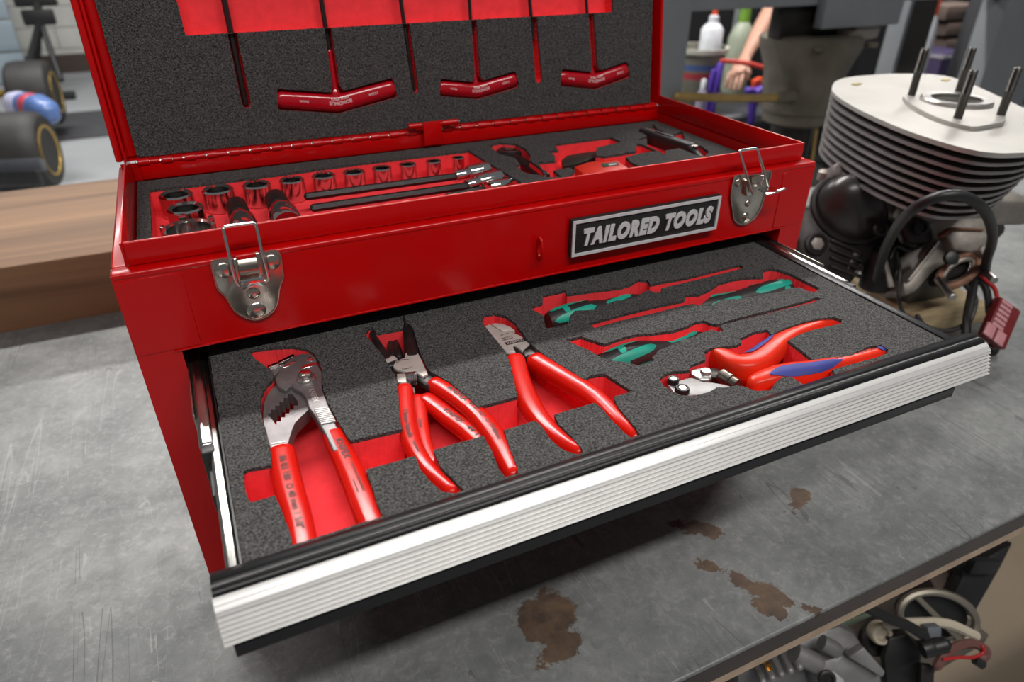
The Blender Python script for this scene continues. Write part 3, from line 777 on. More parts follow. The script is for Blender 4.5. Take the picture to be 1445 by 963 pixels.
TH = [  # handle left end, middle, right end, half widths (px), shaft top, neck start
    dict(a=(394, 140.5), m=(477, 146), b=(556, 124), hw=12.0, s0=(455.5, 0), s1=(467, 73), s2=(474.5, 130), sw=3.9),
    dict(a=(623, 123.5), m=(674, 128.5), b=(729, 112), hw=9.0, s0=(666, 0), s1=(669, 52), s2=(673.5, 116), sw=2.6),
    dict(a=(793.5, 109.5), m=(841, 114.5), b=(886, 98.5), hw=8.3, s0=(832, 0), s1=(833.5, 25), s2=(838.5, 102), sw=2.4)]
SHF = [((317, 0), (348.5, 152), 4.6), ((568, 0), (586.5, 131), 3.0), ((751, 0), (760.5, 117), 2.7)]
holesL = [pocket]
def px2m(u, v): return (PL(u + 1, v) - PL(u, v)).length
for h in TH:
    k = px2m(*h['m']); hw = h['hw'] * k * 1.16
    a, m_, b, s2 = (Vector(lidxy(*h[q])) for q in ('a', 'm', 'b', 's2'))
    d1 = (m_ - a).normalized(); n1 = Vector((-d1.y, d1.x)); d2 = (b - m_).normalized(); n2 = Vector((-d2.y, d2.x)); nm = (n1 + n2).normalized()
    st = Vector(lidxy(h['s0'][0] + (h['s2'][0] - h['s0'][0]) * 0.0, 0)); sw = (h['sw'] + 2.6) * k
    sdir = (Vector(lidxy(*h['s0'])) - s2).normalized()
    up_y = pk[0][1] + (pk[1][1] - pk[0][1]) * ((s2.x - pk[0][0]) / (pk[1][0] - pk[0][0])) - 0.0004
    stt = s2 + sdir * ((up_y - s2.y) / sdir.y)
    off = Vector((0.0012, 0))
    ends = 0.0012
    poly = [a - d1 * ends + n1 * hw * 0.9, a + n1 * hw, m_ - d1 * (sw + 0.002) + n1 * hw, Vector((s2.x - sw * 0.55, s2.y + hw * 0.7)), stt + Vector((-sw * 0.5, 0)), stt + Vector((sw * 0.95, 0)), Vector((s2.x + sw * 1.0, s2.y + hw * 0.7)), m_ + d2 * (sw + 0.004) + n2 * hw, b + n2 * hw, b + d2 * ends + n2 * hw * 0.7, b + d2 * ends - n2 * hw * 0.8, b - n2 * hw, m_ - nm * hw * 1.0, a - n1 * hw, a - d1 * ends - n1 * hw * 0.8]
    holesL.append([tuple(q) for q in poly])
for (s, e, hwp) in SHF:
    k = px2m(*e); a = Vector(lidxy(*s)); b = Vector(lidxy(*e))
    up_y = pk[0][1] + (pk[1][1] - pk[0][1]) * ((b.x - pk[0][0]) / (pk[1][0] - pk[0][0])) - 0.0004
    dr_ = (a - b).normalized(); st = b + dr_ * ((up_y - b.y) / dr_.y)
    hw = (hwp + 1.3) * k
    holesL.append([(st.x - hw, st.y), (b.x - hw, b.y + hw), (b.x - hw * 0.6, b.y), (b.x + hw * 0.6, b.y), (b.x + hw * 1.2, b.y + hw), (st.x + hw * 1.2, st.y)])
def lid_prism(name, outer, back0, back1, m, parent, holes=()):
    o = [LP(x, u, back0) for x, u in outer]; hs_ = [[LP(x, u, back0) for x, u in h] for h in holes]
    return prism(name, o, LIDN * (back1 - back0), m, parent, hs_)
olid = [(Lx0, Lu0), (Lx1, Lu0), (Lx1, Lu1), (Lx0, Lu1)]
def rag2(h, step=0.0011, amp=0.0002):
    return [(p.x, p.y) for p in ragged([Vector((x, y, 0)) for x, y in h], step, amp)]
hl = [rag2(h) for h in holesL]
lid_prism('dark_top_layer', rag2(olid, 0.004), 0.0002, 0.0024, FOAM, fl_, hl)
lid_prism('red_layer', olid, 0.0025, 0.0140, REDFOAM, fl_, hl)
lid_prism('red_floor', olid, 0.0141, 0.0180, REDFOAM, fl_)

# ================================================================== T-HANDLE HEX KEYS IN THE LID
def back_of(p, b): return p + LIDN * b
sizes = [('largest', 'fourth from nothing')]
tl = ['large red T-handle hex key, leftmost of three lying handle down in the lid', 'medium red T-handle hex key between the large and small ones in the lid', 'small red T-handle hex key nearest the right edge of the lid']
for i, h in enumerate(TH):
    k = px2m(*h['m']); t = thing('t_handle_hex_key', tl[i], 'hex key', 'T-handle hex keys in the lid')
    hw = h['hw'] * k; dep = 0.0060
    p = [back_of(PL(*h[q]), dep) for q in ('a', 'm', 'b')]
    d1, d2 = (p[1] - p[0]).normalized(), (p[2] - p[1]).normalized()
    pts = [p[0] + d1 * hw * 0.35, p[0].lerp(p[1], 0.5), p[1] - d1 * 0.004, p[1] + Vector((0, 0, 0.0003)), p[1] + d2 * 0.004, p[1].lerp(p[2], 0.5), p[2] - d2 * hw * 0.35]
    sw = Sweep(pts, [hw * 0.93, hw, hw * 1.0, hw * 1.04, hw * 1.0, hw, hw * 0.93], hw * 0.95, up=-LIDN, n=4, power=2.6)
    hd = sw.build('handle', TRED, t, 18)
    mid = sw.L / 2
    # printed words, upside down as the lid is raised
    def put(nm, txt, s0, wd, hh, off): text_map(nm, txt, lambda x, y, z, s0=s0, off=off: sw.surf(s0 - x, off + y, 0.00012), INKWHITE, hd, 0.01, 0, wd, hh)
    put('maker_name', 'BONDHUS', mid + 0.1 * hw, hw * 2.7, hw * 0.40, hw * 0.05)
    put('maker_line', 'HEX PRO', mid + 0.1 * hw, hw * 2.2, hw * 0.26, -hw * 0.42)
    put('size_mark', ('5mm', '4mm', '3mm')[i], mid - 4.1 * hw, hw * 1.0, hw * 0.28, hw * 0.05)
    put('size_mark', ('15264', '15260', '15256')[i], mid + 4.2 * hw, hw * 1.1, hw * 0.28, hw * 0.02)
    swd = h['sw'] * k
    n0, n1 = back_of(PL(*h['s2']), dep), back_of(PL(*h['s1']), dep)
    nk = Sweep([n0 - (n1 - n0).normalized() * hw * 0.6, n0, n0.lerp(n1, 0.12), n0.lerp(n1, 0.5), n1], [swd * 2.3, swd * 1.9, swd * 1.35, swd * 1.15, swd * 1.05], None, up=-LIDN, n=4, power=2)
    nk.build('neck', TRED, t, 12)
    top = n1 + (back_of(PL(*h['s0']), dep) - n1).normalized() * 0.14
    wire('shaft', [n1 - (top - n1).normalized() * 0.002, n1.lerp(top, 0.5), top], swd * 0.86, BLUED, t, n=2, seg=6, up=-LIDN)
sl = ['thick black hex key shaft, leftmost, hanging tip down in the lid foam', 'black hex key shaft hanging tip down between the large and medium T-handles', 'thin black hex key shaft hanging tip down between the medium and small T-handles']
for i, (s, e, hwp) in enumerate(SHF):
    t = thing('t_handle_hex_key', sl[i], 'hex key', 'T-handle hex keys in the lid')
    k = px2m(*e); b = back_of(PL(*e), 0.005); a = back_of(PL(*s), 0.005); dd = (a - b).normalized(); r = hwp * k * 0.92
    b = b + dd * r * 1.2
    if i == 2: b = b + dd * 0.036
    top = a + dd * 0.06
    wire('shaft', [b, b.lerp(top, 0.5), top], r, BLUED, t, n=2, seg=6, up=-LIDN)
    # handle higher up, out of the picture but part of the same key
    hc = top + LUP * 0.003; hw = r * 3.0
    Sweep([hc + Vector((-0.022, 0, 0.004)), hc, hc + Vector((0.022, 0, 0.004))], hw * 0.8, hw * 0.8, up=-LIDN, n=4).build('handle', TRED, t, 12)

# ================================================================== UPPER TRAY TOOLS
UFL = ZU - 0.0022 - 0.0150 - 0.0001       # pocket floor
SOCKM = CHROME
def socket(name, label, group, cu, cv, rx, zt, hgt, points=12, parent=None):
    c = PZ(cu, cv, zt); r = rx * (PZ(cu + 1, cv, zt) - PZ(cu, cv, zt)).length
    t = thing(name, label, 'socket', group)
    z0 = zt - hgt; seg = 36
    bm = lathe_bm([(0, r * 0.93), (r * 0.06, r), (hgt - r * 0.10, r), (hgt, r * 0.90)], (c.x, c.y, z0), (0, 0, 1), seg, None, False)
    bm.verts.ensure_lookup_table()
    obj('shell', bm, SOCKM, t, True)
    # polygonal opening: ring face plus broached walls
    bm = bmesh.new(); npt = 48; outer, inner, deep = [], [], []
    for k in range(npt):
        a = 2 * math.pi * k / npt + 0.2
        seg6 = math.pi / 3; aa = (a % seg6) - seg6 / 2
        rr = r * 0.70 * math.cos(seg6 / 2) / math.cos(aa) * 1.08
        outer.append(bm.verts.new((c.x + r * 0.90 * math.cos(a), c.y + r * 0.90 * math.sin(a), zt)))
        inner.append(bm.verts.new((c.x + rr * math.cos(a), c.y + rr * math.sin(a), zt - r * 0.10)))
        deep.append(bm.verts.new((c.x + rr * math.cos(a), c.y + rr * math.sin(a), zt - hgt * 0.75)))
    for k in range(npt):
        j = (k + 1) % npt
        bm.faces.new((outer[k], outer[j], inner[j], inner[k])); bm.faces.new((inner[k], inner[j], deep[j], deep[k]))
    bm.faces.new(deep)
    o = obj('hex_opening', bm, SOCKM, t, True)
    return t
row = [cc(ZK, (395, 375))[0] + (103,), cc(ZK, (662, 343))[0] + (97,), cc(ZK, (910, 312))[0] + (88,), cc(ZK, (1135, 283))[0] + (78,), cc(ZK, (1338, 255))[0] + (75,), cc(ZL, (358, 232))[0] + (70,), cc(ZL, (535, 208))[0] + (62,), cc(ZL, (700, 185))[0] + (55,), cc(ZL, (865, 165))[0] + (50,), cc(ZL, (1022, 143))[0] + (40,)]
ordn = ['first', 'second', 'third', 'fourth', 'fifth', 'sixth', 'seventh', 'eighth', 'ninth', 'tenth']
hts = [0.0155, 0.0155, 0.015, 0.015, 0.015, 0.015, 0.015, 0.015, 0.0155, 0.016]
for i, (u, v, r) in enumerate(row):
    lab = 'chrome hex socket, %s from the left in the back row of the upper tray' % ordn[i]
    if i == 9: lab = 'smallest chrome hex socket, at the right end of the back row of the upper tray'
    zt_ = ZU - 0.0005
    socket('socket', lab, 'chrome sockets in the upper tray', u, v, r / 4.516, zt_, zt_ - UFL)
u, v = cc(ZK, (455, 460))[0]
socket('socket', 'large chrome hex socket in front of the leftmost one of the back row', 'chrome sockets in the upper tray', u, v, 113 / 4.516, ZU + 0.0000, ZU - UFL)
# pin socket with upright tabs near the front wall
u, v = cc(ZK, (478, 592))[0]
t = thing('pin_socket', 'wide chrome socket with three upright lugs beside the left latch', 'socket')
c = PZ(u, v, ZU - 0.001); r = 165 / 4.516 * (PZ(u + 1, v, c.z) - PZ(u, v, c.z)).length
c = Vector((max(c.x, 0), max(c.y, 0.0150 + r), c.z))
bm = lathe_bm([(0, r * 0.95), (0.001, r), (c.z - UFL - 0.001, r), (c.z - UFL, r * 0.97), (c.z - UFL - 0.001, r * 0.80), (0.004, r * 0.78)], (c.x, c.y, UFL), (0, 0, 1), 40)
obj('ring', bm, SOCKM, t, True)
for a in (1.75, 0.2, 3.35):
    obox('lug', (c.x + math.cos(a) * r * 0.9, c.y + math.sin(a) * r * 0.9, c.z + 0.0008), Vector((-math.sin(a), math.cos(a), 0)) * 0.0024, Vector((math.cos(a), math.sin(a), 0)) * r * 0.09, Vector((0, 0, 0.0035)), SOCKM, t, 0.0004)
# two deep sockets lying down
for i, (a, b, rr) in enumerate((((772, 400), (840, 590), 82), ((1025, 370), (1110, 540), 92))):
    pa, pb = [PZ(*cc(ZK, q)[0], ZU - 0.002) for q in (a, b)]
    r = rr / 4.516 * 0.00052; zc_ = UFL + r
    pa.z = pb.z = zc_; d = (pb - pa).normalized()
    pb.y = max(pb.y, 0.0165)
    t = thing('deep_socket', ('left' if i == 0 else 'right') + ' one of the two long chrome sockets lying on their sides behind the front wall', 'socket', 'long sockets lying down')
    Ls = (pb - pa).length
    lathe('barrel', [(0, r * 0.60), (0.0005, r * 0.68), (Ls * 0.45, r * 0.74), (Ls * 0.60, r), (Ls - 0.001, r), (Ls, r * 0.93), (Ls, r * 0.72), (Ls - 0.006, r * 0.68)], pa, d, SOCKM, t, 28)
    lathe('band', [(0, r * 0.765), (0.0005, r * 0.775), (Ls * 0.38, r * 0.80), (Ls * 0.39, r * 0.79)], pa + d * 0.002, d, BLUED, t, 28)  # black band paints a dark reflection onto the chrome barrel
# long hex bits with chrome drives
bars = [((65, 395), (1000, 268), (1090, 252), (1212, 222), 'rear'), ((105, 468), (1075, 328), (1150, 308), (1290, 272), 'front')]
for i, (a, b, c_, d_, nm) in enumerate(bars):
    zb = ZU - 0.0035
    A, B, C_, D_ = [PZ(*cc(ZL, q)[0], zb) for q in (a, b, c_, d_)]
    t = thing('long_hex_bit', 'long black hex bit with chrome drive, %s of the upper tray pair' % nm, 'hex bit', 'long hex bits in the upper tray')
    wire('hex_shaft', [A, A.lerp(B, 0.5), B], 0.0030, BLUED, t, n=2, seg=6, up=Vector((0, 0, 1)))
    ax = (D_ - B).normalized(); L1 = (C_ - B).length; L2 = (D_ - C_).length
    lathe('drive', [(0, 0.0042), (0.0006, 0.0047), (L1 - 0.0006, 0.0047), (L1, 0.0058), (L1 + 0.001, 0.0064), (L1 + L2 - 0.0006, 0.0064), (L1 + L2, 0.0056)], B, ax, CHROME, t, 24)
A, B = [PZ(*cc(ZL, q)[0], ZU - 0.006) for q in ((1180, 350), (1365, 312))]
t = thing('short_hex_bit', 'short chrome drive of a hex bit peeking over the front wall of the toolbox', 'hex bit')
lathe('drive', [(0, 0.005), (0.001, 0.0056), (0.02, 0.0056), (0.021, 0.0048)], B + (A - B).normalized() * 0.021, B - A, CHROME, t, 20)
wire('hex_shaft', [A, A + (A - B).normalized() * 0.012, A + (A - B).normalized() * 0.03], 0.0028, BLUED, t, n=2, seg=6)
# ratchet
t = thing('ratchet', 'small black ratchet with round head sunk in the foam right of the sockets', 'ratchet')
rc = PZ(*cc(ZM, (148, 242))[0], ZU - 0.006); r = 0.0125
lathe('head', [(0, r * 0.9), (0.001, r), (0.006, r), (0.0075, r * 0.86), (0.0078, r * 0.45), (0.0070, r * 0.40)], (rc.x, rc.y, rc.z - 0.006), (0, 0, 1), BLUED, t, 32)
lathe('direction_dial', [(0, r * 0.36), (0.0012, r * 0.36), (0.0016, r * 0.2)], (rc.x, rc.y, rc.z + 0.0012), (0, 0, 1), STEEL, t, 20)
he = PZ(*cc(ZM, (330, 352))[0], ZU - 0.005); he.z = rc.z - 0.003
hv = rc.copy(); hv.z = he.z
Sweep([hv.lerp(he, 0.16), hv.lerp(he, 0.4), hv.lerp(he, 0.7), he], [0.0055, 0.0045, 0.0058, 0.0062], 0.004, n=4).build('handle', BLUED, t, 14)
wire('red_ring', [rc + Vector((math.cos(a) * r * 0.72, math.sin(a) * r * 0.72, 0.0018)) for a in [k * math.pi / 12 for k in range(25)]], 0.0005, mat('dull_red_ring', (0.12, 0.02, 0.018), 0.5), t, n=1, seg=6, cap=False)
# red bodied tool with green window
t = thing('red_gauge', 'red plastic gauge with small green and white window in the upper tray', 'gauge')
q = [PZ(*r_, ZU - 0.004) for r_ in cc(ZM, (495, 322), (560, 300), (715, 278), (745, 300), (790, 330), (700, 352), (545, 362))]
q = [Vector((p.x, max(p.y, 0.0135), p.z)) for p in q]
prism('body', q, (0, 0, -0.0105), mat('bright_red_plastic', (0.72, 0.03, 0.012), 0.45), t, bev=0.0015)
q = [PZ(*r_, ZU - 0.0038) for r_ in cc(ZM, (640, 310), (722, 302), (735, 315), (652, 328))]
win = prism('window', q, (0, 0, 0.0004), mat('dark_green_window', (0.02, 0.10, 0.07), 0.4), t)
q = [PZ(*r_, ZU - 0.0033) for r_ in cc(ZM, (678, 311), (718, 307), (726, 313), (684, 318))]
prism('white_label', q, (0, 0, 0.0002), WHITEP, t)
# dark curved blade
t = thing('feeler_blades', 'dark grey leaf of blades behind the red gauge in the upper tray', 'feeler gauge')
q = [PZ(*r_, ZU - 0.006) for r_ in cc(ZM, (425, 292), (455, 265), (530, 250), (612, 240), (612, 272), (560, 292), (500, 312), (440, 318))]
for k in range(4):
    o = prism('blade', [p + Vector((0.0006 * k, 0.0004 * k, -0.0020 * k)) for p in q], (0, 0, -0.0012), mat('dark_blade', (0.055, 0.058, 0.05), 0.4, 0.5), t, bev=0.0004)
# black box cutter
t = thing('utility_knife', 'black utility knife with steel tip at the right end of the upper tray', 'knife')
A, B, C_ = [PZ(*r_, ZU - 0.001) for r_ in cc(ZM, (868, 140), (1120, 222), (1205, 262))]
A.z = B.z = ZU - 0.0035; C_.z = ZU - 0.006
Sweep([A, A.lerp(B, 0.5), B], [0.0052, 0.0062, 0.0056], 0.0068, n=4, power=4).build('handle', BLACKPLASTIC, t, 16)
Sweep([B, B.lerp(C_, 0.5), C_], [0.0050, 0.0034, 0.0018], [0.006, 0.003, 0.0015], n=4, power=3).build('nose', BLACKPLASTIC, t, 12)
dv = (B - A).normalized()
obox('steel_clip', B + Vector((0, 0, 0.0052)) + dv * 0.0035, dv * 0.0042, Vector((-dv.y, dv.x, 0)) * 0.0028, Vector((0, 0, 0.0006)) + dv * -0.0002, STEEL, t, 0.0003)
obox('slider', A.lerp(B, 0.45) + Vector((0, 0, 0.0068)), dv * 0.012, Vector((-dv.y, dv.x, 0)) * 0.0018, Vector((0, 0, 0.0008)), BLACKPLASTIC, t, 0.0004)

# ================================================================== DRAWER TOOLS
FLR = ZF - 0.0022 - 0.0215 - 0.0001
def cpath(o, pts, z, zs=None):
    L = cc(o, *pts); n = len(L)
    return [PZ(u, v, z if zs is None else lerp_list(zs, i / (n - 1))) for i, (u, v) in enumerate(L)]
def polyz(o, pts, z): return [PZ(u, v, z) for u, v in cc(o, *pts)]
# ---- adjustable pliers wrench
t = thing('pliers_wrench', 'chrome adjustable pliers wrench with smooth red handles at the left of the drawer', 'pliers', 'pliers in the drawer')
zl = ZF - 0.0035
lev = polyz(ZG, [(330, 480), (285, 520), (245, 575), (212, 655), (205, 780), (215, 860), (240, 960), (300, 1130), (325, 1290), (480, 1290), (465, 1180), (430, 1040), (450, 960), (478, 880), (500, 830), (560, 770), (612, 720), (640, 690), (600, 600), (560, 540), (480, 500), (400, 470)], zl)
# toothed window
a, b = Vector((285, 800)), Vector((500, 600)); d = (b - a).normalized(); n = Vector((-d.y, d.x))
slot = []
NT = 11
for k in range(NT + 1):
    q = a + (b - a) * (k / NT); slot.append(tuple(q + n * (44 if k % 2 else 72) - d * 4))
for k in range(NT, -1, -1):
    q = a + (b - a) * (k / NT); slot.append(tuple(q - n * (44 if k % 2 else 72) + d * 4))
sl3 = polyz(ZG, slot, zl)
prism('fixed_lever', lev, (0, 0, -0.0075), FORGED, t, [sl3])
zu = ZF - 0.0005
up = polyz(ZG, [(312, 415), (350, 350), (400, 285), (470, 222), (560, 190), (650, 192), (695, 235), (715, 300), (752, 365), (748, 450), (752, 520), (800, 640), (860, 800), (930, 975), (975, 1090), (850, 1090), (790, 960), (740, 870), (680, 760), (625, 690), (595, 590), (555, 545), (485, 512), (462, 478), (415, 530), (345, 500), (322, 460)], zu)
prism('jaw_lever', up, (0, 0, -0.0060), FORGED, t, bev=0.0009, seg=3)
fc = polyz(ZG, [(240, 305), (335, 265), (350, 288), (265, 322)], zu - 0.001)
prism('jaw_face', fc, (0, 0, -0.008), CHROME, t, bev=0.0003)
fc = polyz(ZG, [(340, 262), (480, 192), (500, 208), (358, 285)], zu - 0.0005)
prism('jaw_face', fc, (0, 0, -0.008), CHROME, t, bev=0.0003)
fc = polyz(ZG, [(255, 320), (400, 265), (400, 300), (310, 400), (300, 380)], zu - 0.002)
prism('jaw_body', fc, (0, 0, -0.008), FORGED, t, bev=0.0004)
for pts in ([(385, 330), (420, 295), (500, 262), (495, 285), (440, 315)], [(590, 265), (640, 218), (675, 258), (640, 268)], [(550, 325), (590, 300), (700, 275), (705, 300), (620, 325), (560, 340)]):
    prism('jaw_relief', polyz(ZG, pts, zu + 0.0001), (0, 0, 0.0005), CHROME, t, bev=0.0002, seg=1)
pc = PZ(*cc(ZG, (605, 425))[0], zu)
lathe('pivot_boss', [(0, 0.0056), (0.0008, 0.0054), (0.0010, 0.0044)], pc, (0, 0, 1), STEEL, t, 28)
lathe('pivot_button', [(0, 0.0040), (0.0022, 0.0040), (0.0032, 0.0034), (0.0035, 0.0020)], pc + Vector((-0.0002, 0.0006, 0.0008)), (0, 0, 1), CHROME, t, 28)
# window frame with raised word on the lever, ribs below it
a_, b_ = [PZ(*q, zu) for q in cc(ZG, (645, 510), (705, 655))]
dv = (b_ - a_).normalized(); nv = Vector((0, 0, 1)).cross(dv)
midw = (a_ + b_) / 2
text_map('raised_name', 'KNIPEX', lambda x, y, z: midw + dv * x + nv * y + Vector((0, 0, 0.0003)), mat('bright_relief', (0.62, 0.61, 0.60), 0.4, 0.7), t, 0.02, 0, 0.0135, 0.0032)
r0, r1 = [PZ(*q, zu) for q in cc(ZG, (742, 705), (810, 832))]
rs, re = [PZ(*q, zu) for q in cc(ZG, (675, 715), (808, 690))]
side = (re - rs) * 0.47
for k in range(9):
    p = r0.lerp(r1, k / 8) + Vector((0, 0, 0.0003))
    obox('rib', p, side * 1.05, (r1 - r0) / 8 * 0.30, Vector((0, 0, 0.0005)), mat('bright_relief', (0.62, 0.61, 0.60), 0.4, 0.7), t, 0.0002)
r0, r1 = [PZ(*q, zl) for q in cc(ZA, (335, 672), (350, 712))]
rs, re = [PZ(*q, zl) for q in cc(ZA, (300, 690), (385, 672))]
for k in range(5):
    p = r0.lerp(r1, k / 4) + Vector((0, 0, 0.0003))
    obox('rib', p, (re - rs) * 0.42, (r1 - r0) / 4 * 0.30, Vector((0, 0, 0.0005)), mat('bright_relief', (0.62, 0.61, 0.60), 0.4, 0.7), t, 0.0002)
hb = Sweep(cpath(ZB, [(618, 135), (640, 180), (668, 240), (700, 310), (735, 390), (765, 460), (795, 540), (835, 640)], ZF - 0.0055), [0.0058, 0.0062, 0.0062, 0.0064, 0.0066, 0.0068, 0.0066, 0.006], 0.0052)
h_ = hb.build('grip', GRIP, t, 18)
text_on_sweep('printed_name', 'KNIPEX', hb, 0.0170, 0.0165, 0.0036, INKBLACK, h_, off=-0.0008)
text_on_sweep('printed_line', 'Chrome-Vanadium', hb, 0.040, 0.022, 0.0015, INKBLACK, h_, off=-0.0016)
text_on_sweep('printed_line', 'Germany', hb, 0.046, 0.010, 0.0015, INKBLACK, h_, off=0.0012)
hb = Sweep(cpath(ZB, [(352, 220), (362, 280), (378, 350), (398, 430), (425, 520), (445, 610), (462, 700), (480, 770)], ZF - 0.0055), [0.0068, 0.0070, 0.0070, 0.0068, 0.0066, 0.0064, 0.0066, 0.006], 0.0052)
h_ = hb.build('grip', GRIP, t, 18)
text_on_sweep('printed_name', '86 03 180  O 40 mm 1 5/8"', hb, 0.034, 0.052, 0.0034, INKBLACK, h_, off=-0.0005)

# ---- circlip pliers: one on top, one underneath
def circlip(top):
    g = 'pliers in the drawer'
    if top:
        t = thing('circlip_pliers', 'upper circlip pliers with black tips and thin red handles lying over the other', 'pliers', g)
        z = ZF - 0.0005
        lv = polyz(ZH, [(315, 640), (345, 585), (460, 537), (468, 482), (520, 462), (612, 455), (650, 520), (755, 745), (690, 780), (580, 705), (480, 714), (365, 692), (322, 665)], z)
        prism('joint_face', lv, (0, 0, -0.0030), GROUND, t, bev=0.0003)
        jc = PZ(*cc(ZH, (455, 625))[0], z)
        def arc(txt, r, up_):
            text_map('stamped_name', txt, lambda x, y, zz_: jc + Vector((math.sin(x / r) * (r + y) * 1.0, (math.cos(x / r) * (r + y)) * up_ if up_ > 0 else -(math.cos(x / r) * (r - y)), 0.00012)), INKBLACK, t, 0.01, 0, 0.0085, 0.0011)
        arc('KNIPEX', 0.0052, 1); arc('GERMANY', 0.0052, -1)
        lv2 = polyz(ZH, [(205, 565), (310, 508), (365, 545), (235, 605)], z - 0.0012)
        prism('lever_face', lv2, (0, 0, -0.0030), GROUND, t, bev=0.0003)
        Sweep(cpath(ZH, [(300, 650), (270, 610), (215, 540), (140, 420), (70, 290), (30, 190), (15, 150)], z - 0.0045), [0.0048, 0.0046, 0.0036, 0.0028, 0.0022, 0.0014, 0.0010], 0.0028, n=4).build('tip_arm', BLUED, t, 12)
        Sweep(cpath(ZH, [(560, 540), (545, 450), (525, 340), (505, 230), (492, 140)], z - 0.0025), [0.0050, 0.0046, 0.0042, 0.0036, 0.0024], 0.0030, n=4).build('tip_arm', BLUED, t, 12)
        a, b = [PZ(*q, z) for q in cc(ZH, (478, 140), (452, 60))]; b.z = z + 0.003
        wire('tip_pin', [a, a.lerp(b, 0.5), b], 0.0007, BLUED, t, n=2)
        bl = polyz(ZH, [(360, 745), (470, 738), (482, 850), (425, 858), (362, 842)], z - 0.0004)
        prism('lever_face', bl, (0, 0, -0.004), GROUND, t, bev=0.0003)
        Sweep(cpath(ZH, [(420, 700), (425, 800), (440, 930)], z - 0.0046), [0.0056, 0.0058, 0.0052], 0.0034, n=4).build('shank', BLUED, t, 12)
        Sweep(cpath(ZH, [(560, 690), (690, 790), (830, 900)], z - 0.0046), [0.0052, 0.0056, 0.0056], 0.0034, n=4).build('shank', BLUED, t, 12)
        # return spring
        p0, p1 = [PZ(*q, z - 0.004) for q in cc(ZH, (480, 815), (620, 800))]
        ax = (p1 - p0); axn = ax.normalized(); s1 = axn.orthogonal().normalized(); s2 = axn.cross(s1)
        pts = [p0 + ax * (k / 72) + (s1 * math.cos(k * math.pi / 6) + s2 * math.sin(k * math.pi / 6)) * 0.0040 for k in range(73)]
        Sweep(pts, 0.00055, 0.00055, up=axn, n=1, power=2).build('spring', STEEL, t, 6)
        hb = Sweep(cpath(ZC, [(340, 412), (390, 440), (450, 480), (520, 535), (580, 595), (635, 665), (675, 735), (708, 805), (735, 868)], ZF - 0.0052), [0.0056, 0.0058, 0.0058, 0.0057, 0.0058, 0.0060, 0.0056, 0.0050, 0.0042], 0.0048)
        h_ = hb.build('grip', GRIP, t, 16)
        text_on_sweep('printed_name', 'KNIPEX', hb, 0.0205, 0.0165, 0.0034, INKBLACK, h_, off=0.0)
        text_on_sweep('printed_line', '49 21 A21  O 19-60mm', hb, 0.049, 0.036, 0.0026, INKBLACK, h_, off=-0.0002)
        hb = Sweep(cpath(ZC, [(182, 440), (184, 500), (190, 570), (203, 650), (228, 725), (270, 800), (330, 875), (425, 962)], ZF - 0.0052), [0.0052, 0.0055, 0.0055, 0.0053, 0.0050, 0.0047, 0.0043, 0.0036], 0.0046)
        h_ = hb.build('grip', GRIP, t, 16)
        text_on_sweep('printed_name', 'Chrom-Vanadin', hb, 0.036, 0.024, 0.0028, INKBLACK, h_)
        text_on_sweep('printed_line', 'Germany', hb, 0.056, 0.009, 0.0022, INKBLACK, h_)
    else:
        t = thing('circlip_pliers', 'lower circlip pliers mostly hidden beneath the upper pair in the drawer', 'pliers', g)
        z = ZF - 0.0100
        for pts in ([(300, 540), (285, 430), (278, 330), (276, 262)], [(395, 540), (362, 430), (340, 330), (330, 258)]):
            Sweep(cpath(ZH, pts, z), [0.0030, 0.0026, 0.0017, 0.0008], 0.0024, n=4).build('tip_arm', BLUED, t, 12)
        jp = polyz(ZH, [(250, 520), (430, 520), (560, 720), (600, 930), (500, 960), (330, 760)], z + 0.0016)
        prism('joint_plate', jp, (0, 0, -0.004), BLUED, t, bev=0.0005)
        fp = polyz(ZH, [(520, 922), (580, 915), (590, 975), (520, 980)], z + 0.0022)
        prism('lever_face', fp, (0, 0, -0.002), GROUND, t, bev=0.0002)
        hb = Sweep(cpath(ZC, [(296, 490), (350, 530), (420, 585), (500, 645), (575, 715), (640, 790)], z + 0.0005), [0.0056, 0.0056, 0.0056, 0.0056, 0.0054, 0.005], 0.0045)
        h_ = hb.build('grip', GRIP, t, 16)
        text_on_sweep('printed_name', 'KNIPEX', hb, 0.026, 0.0155, 0.0032, INKBLACK, h_)
        text_on_sweep('printed_line', '44 11', hb, 0.044, 0.012, 0.0028, INKBLACK, h_)
        hb = Sweep(cpath(ZC, [(248, 490), (258, 560), (270, 640), (292, 730), (335, 830)], z), [0.0050, 0.0048, 0.0044, 0.0040, 0.0036], 0.0040)
        h_ = hb.build('grip', GRIP, t, 14)
        text_on_sweep('printed_name', 'Chrom', hb, 0.026, 0.008, 0.0022, INKBLACK, h_)
circlip(False); circlip(True)

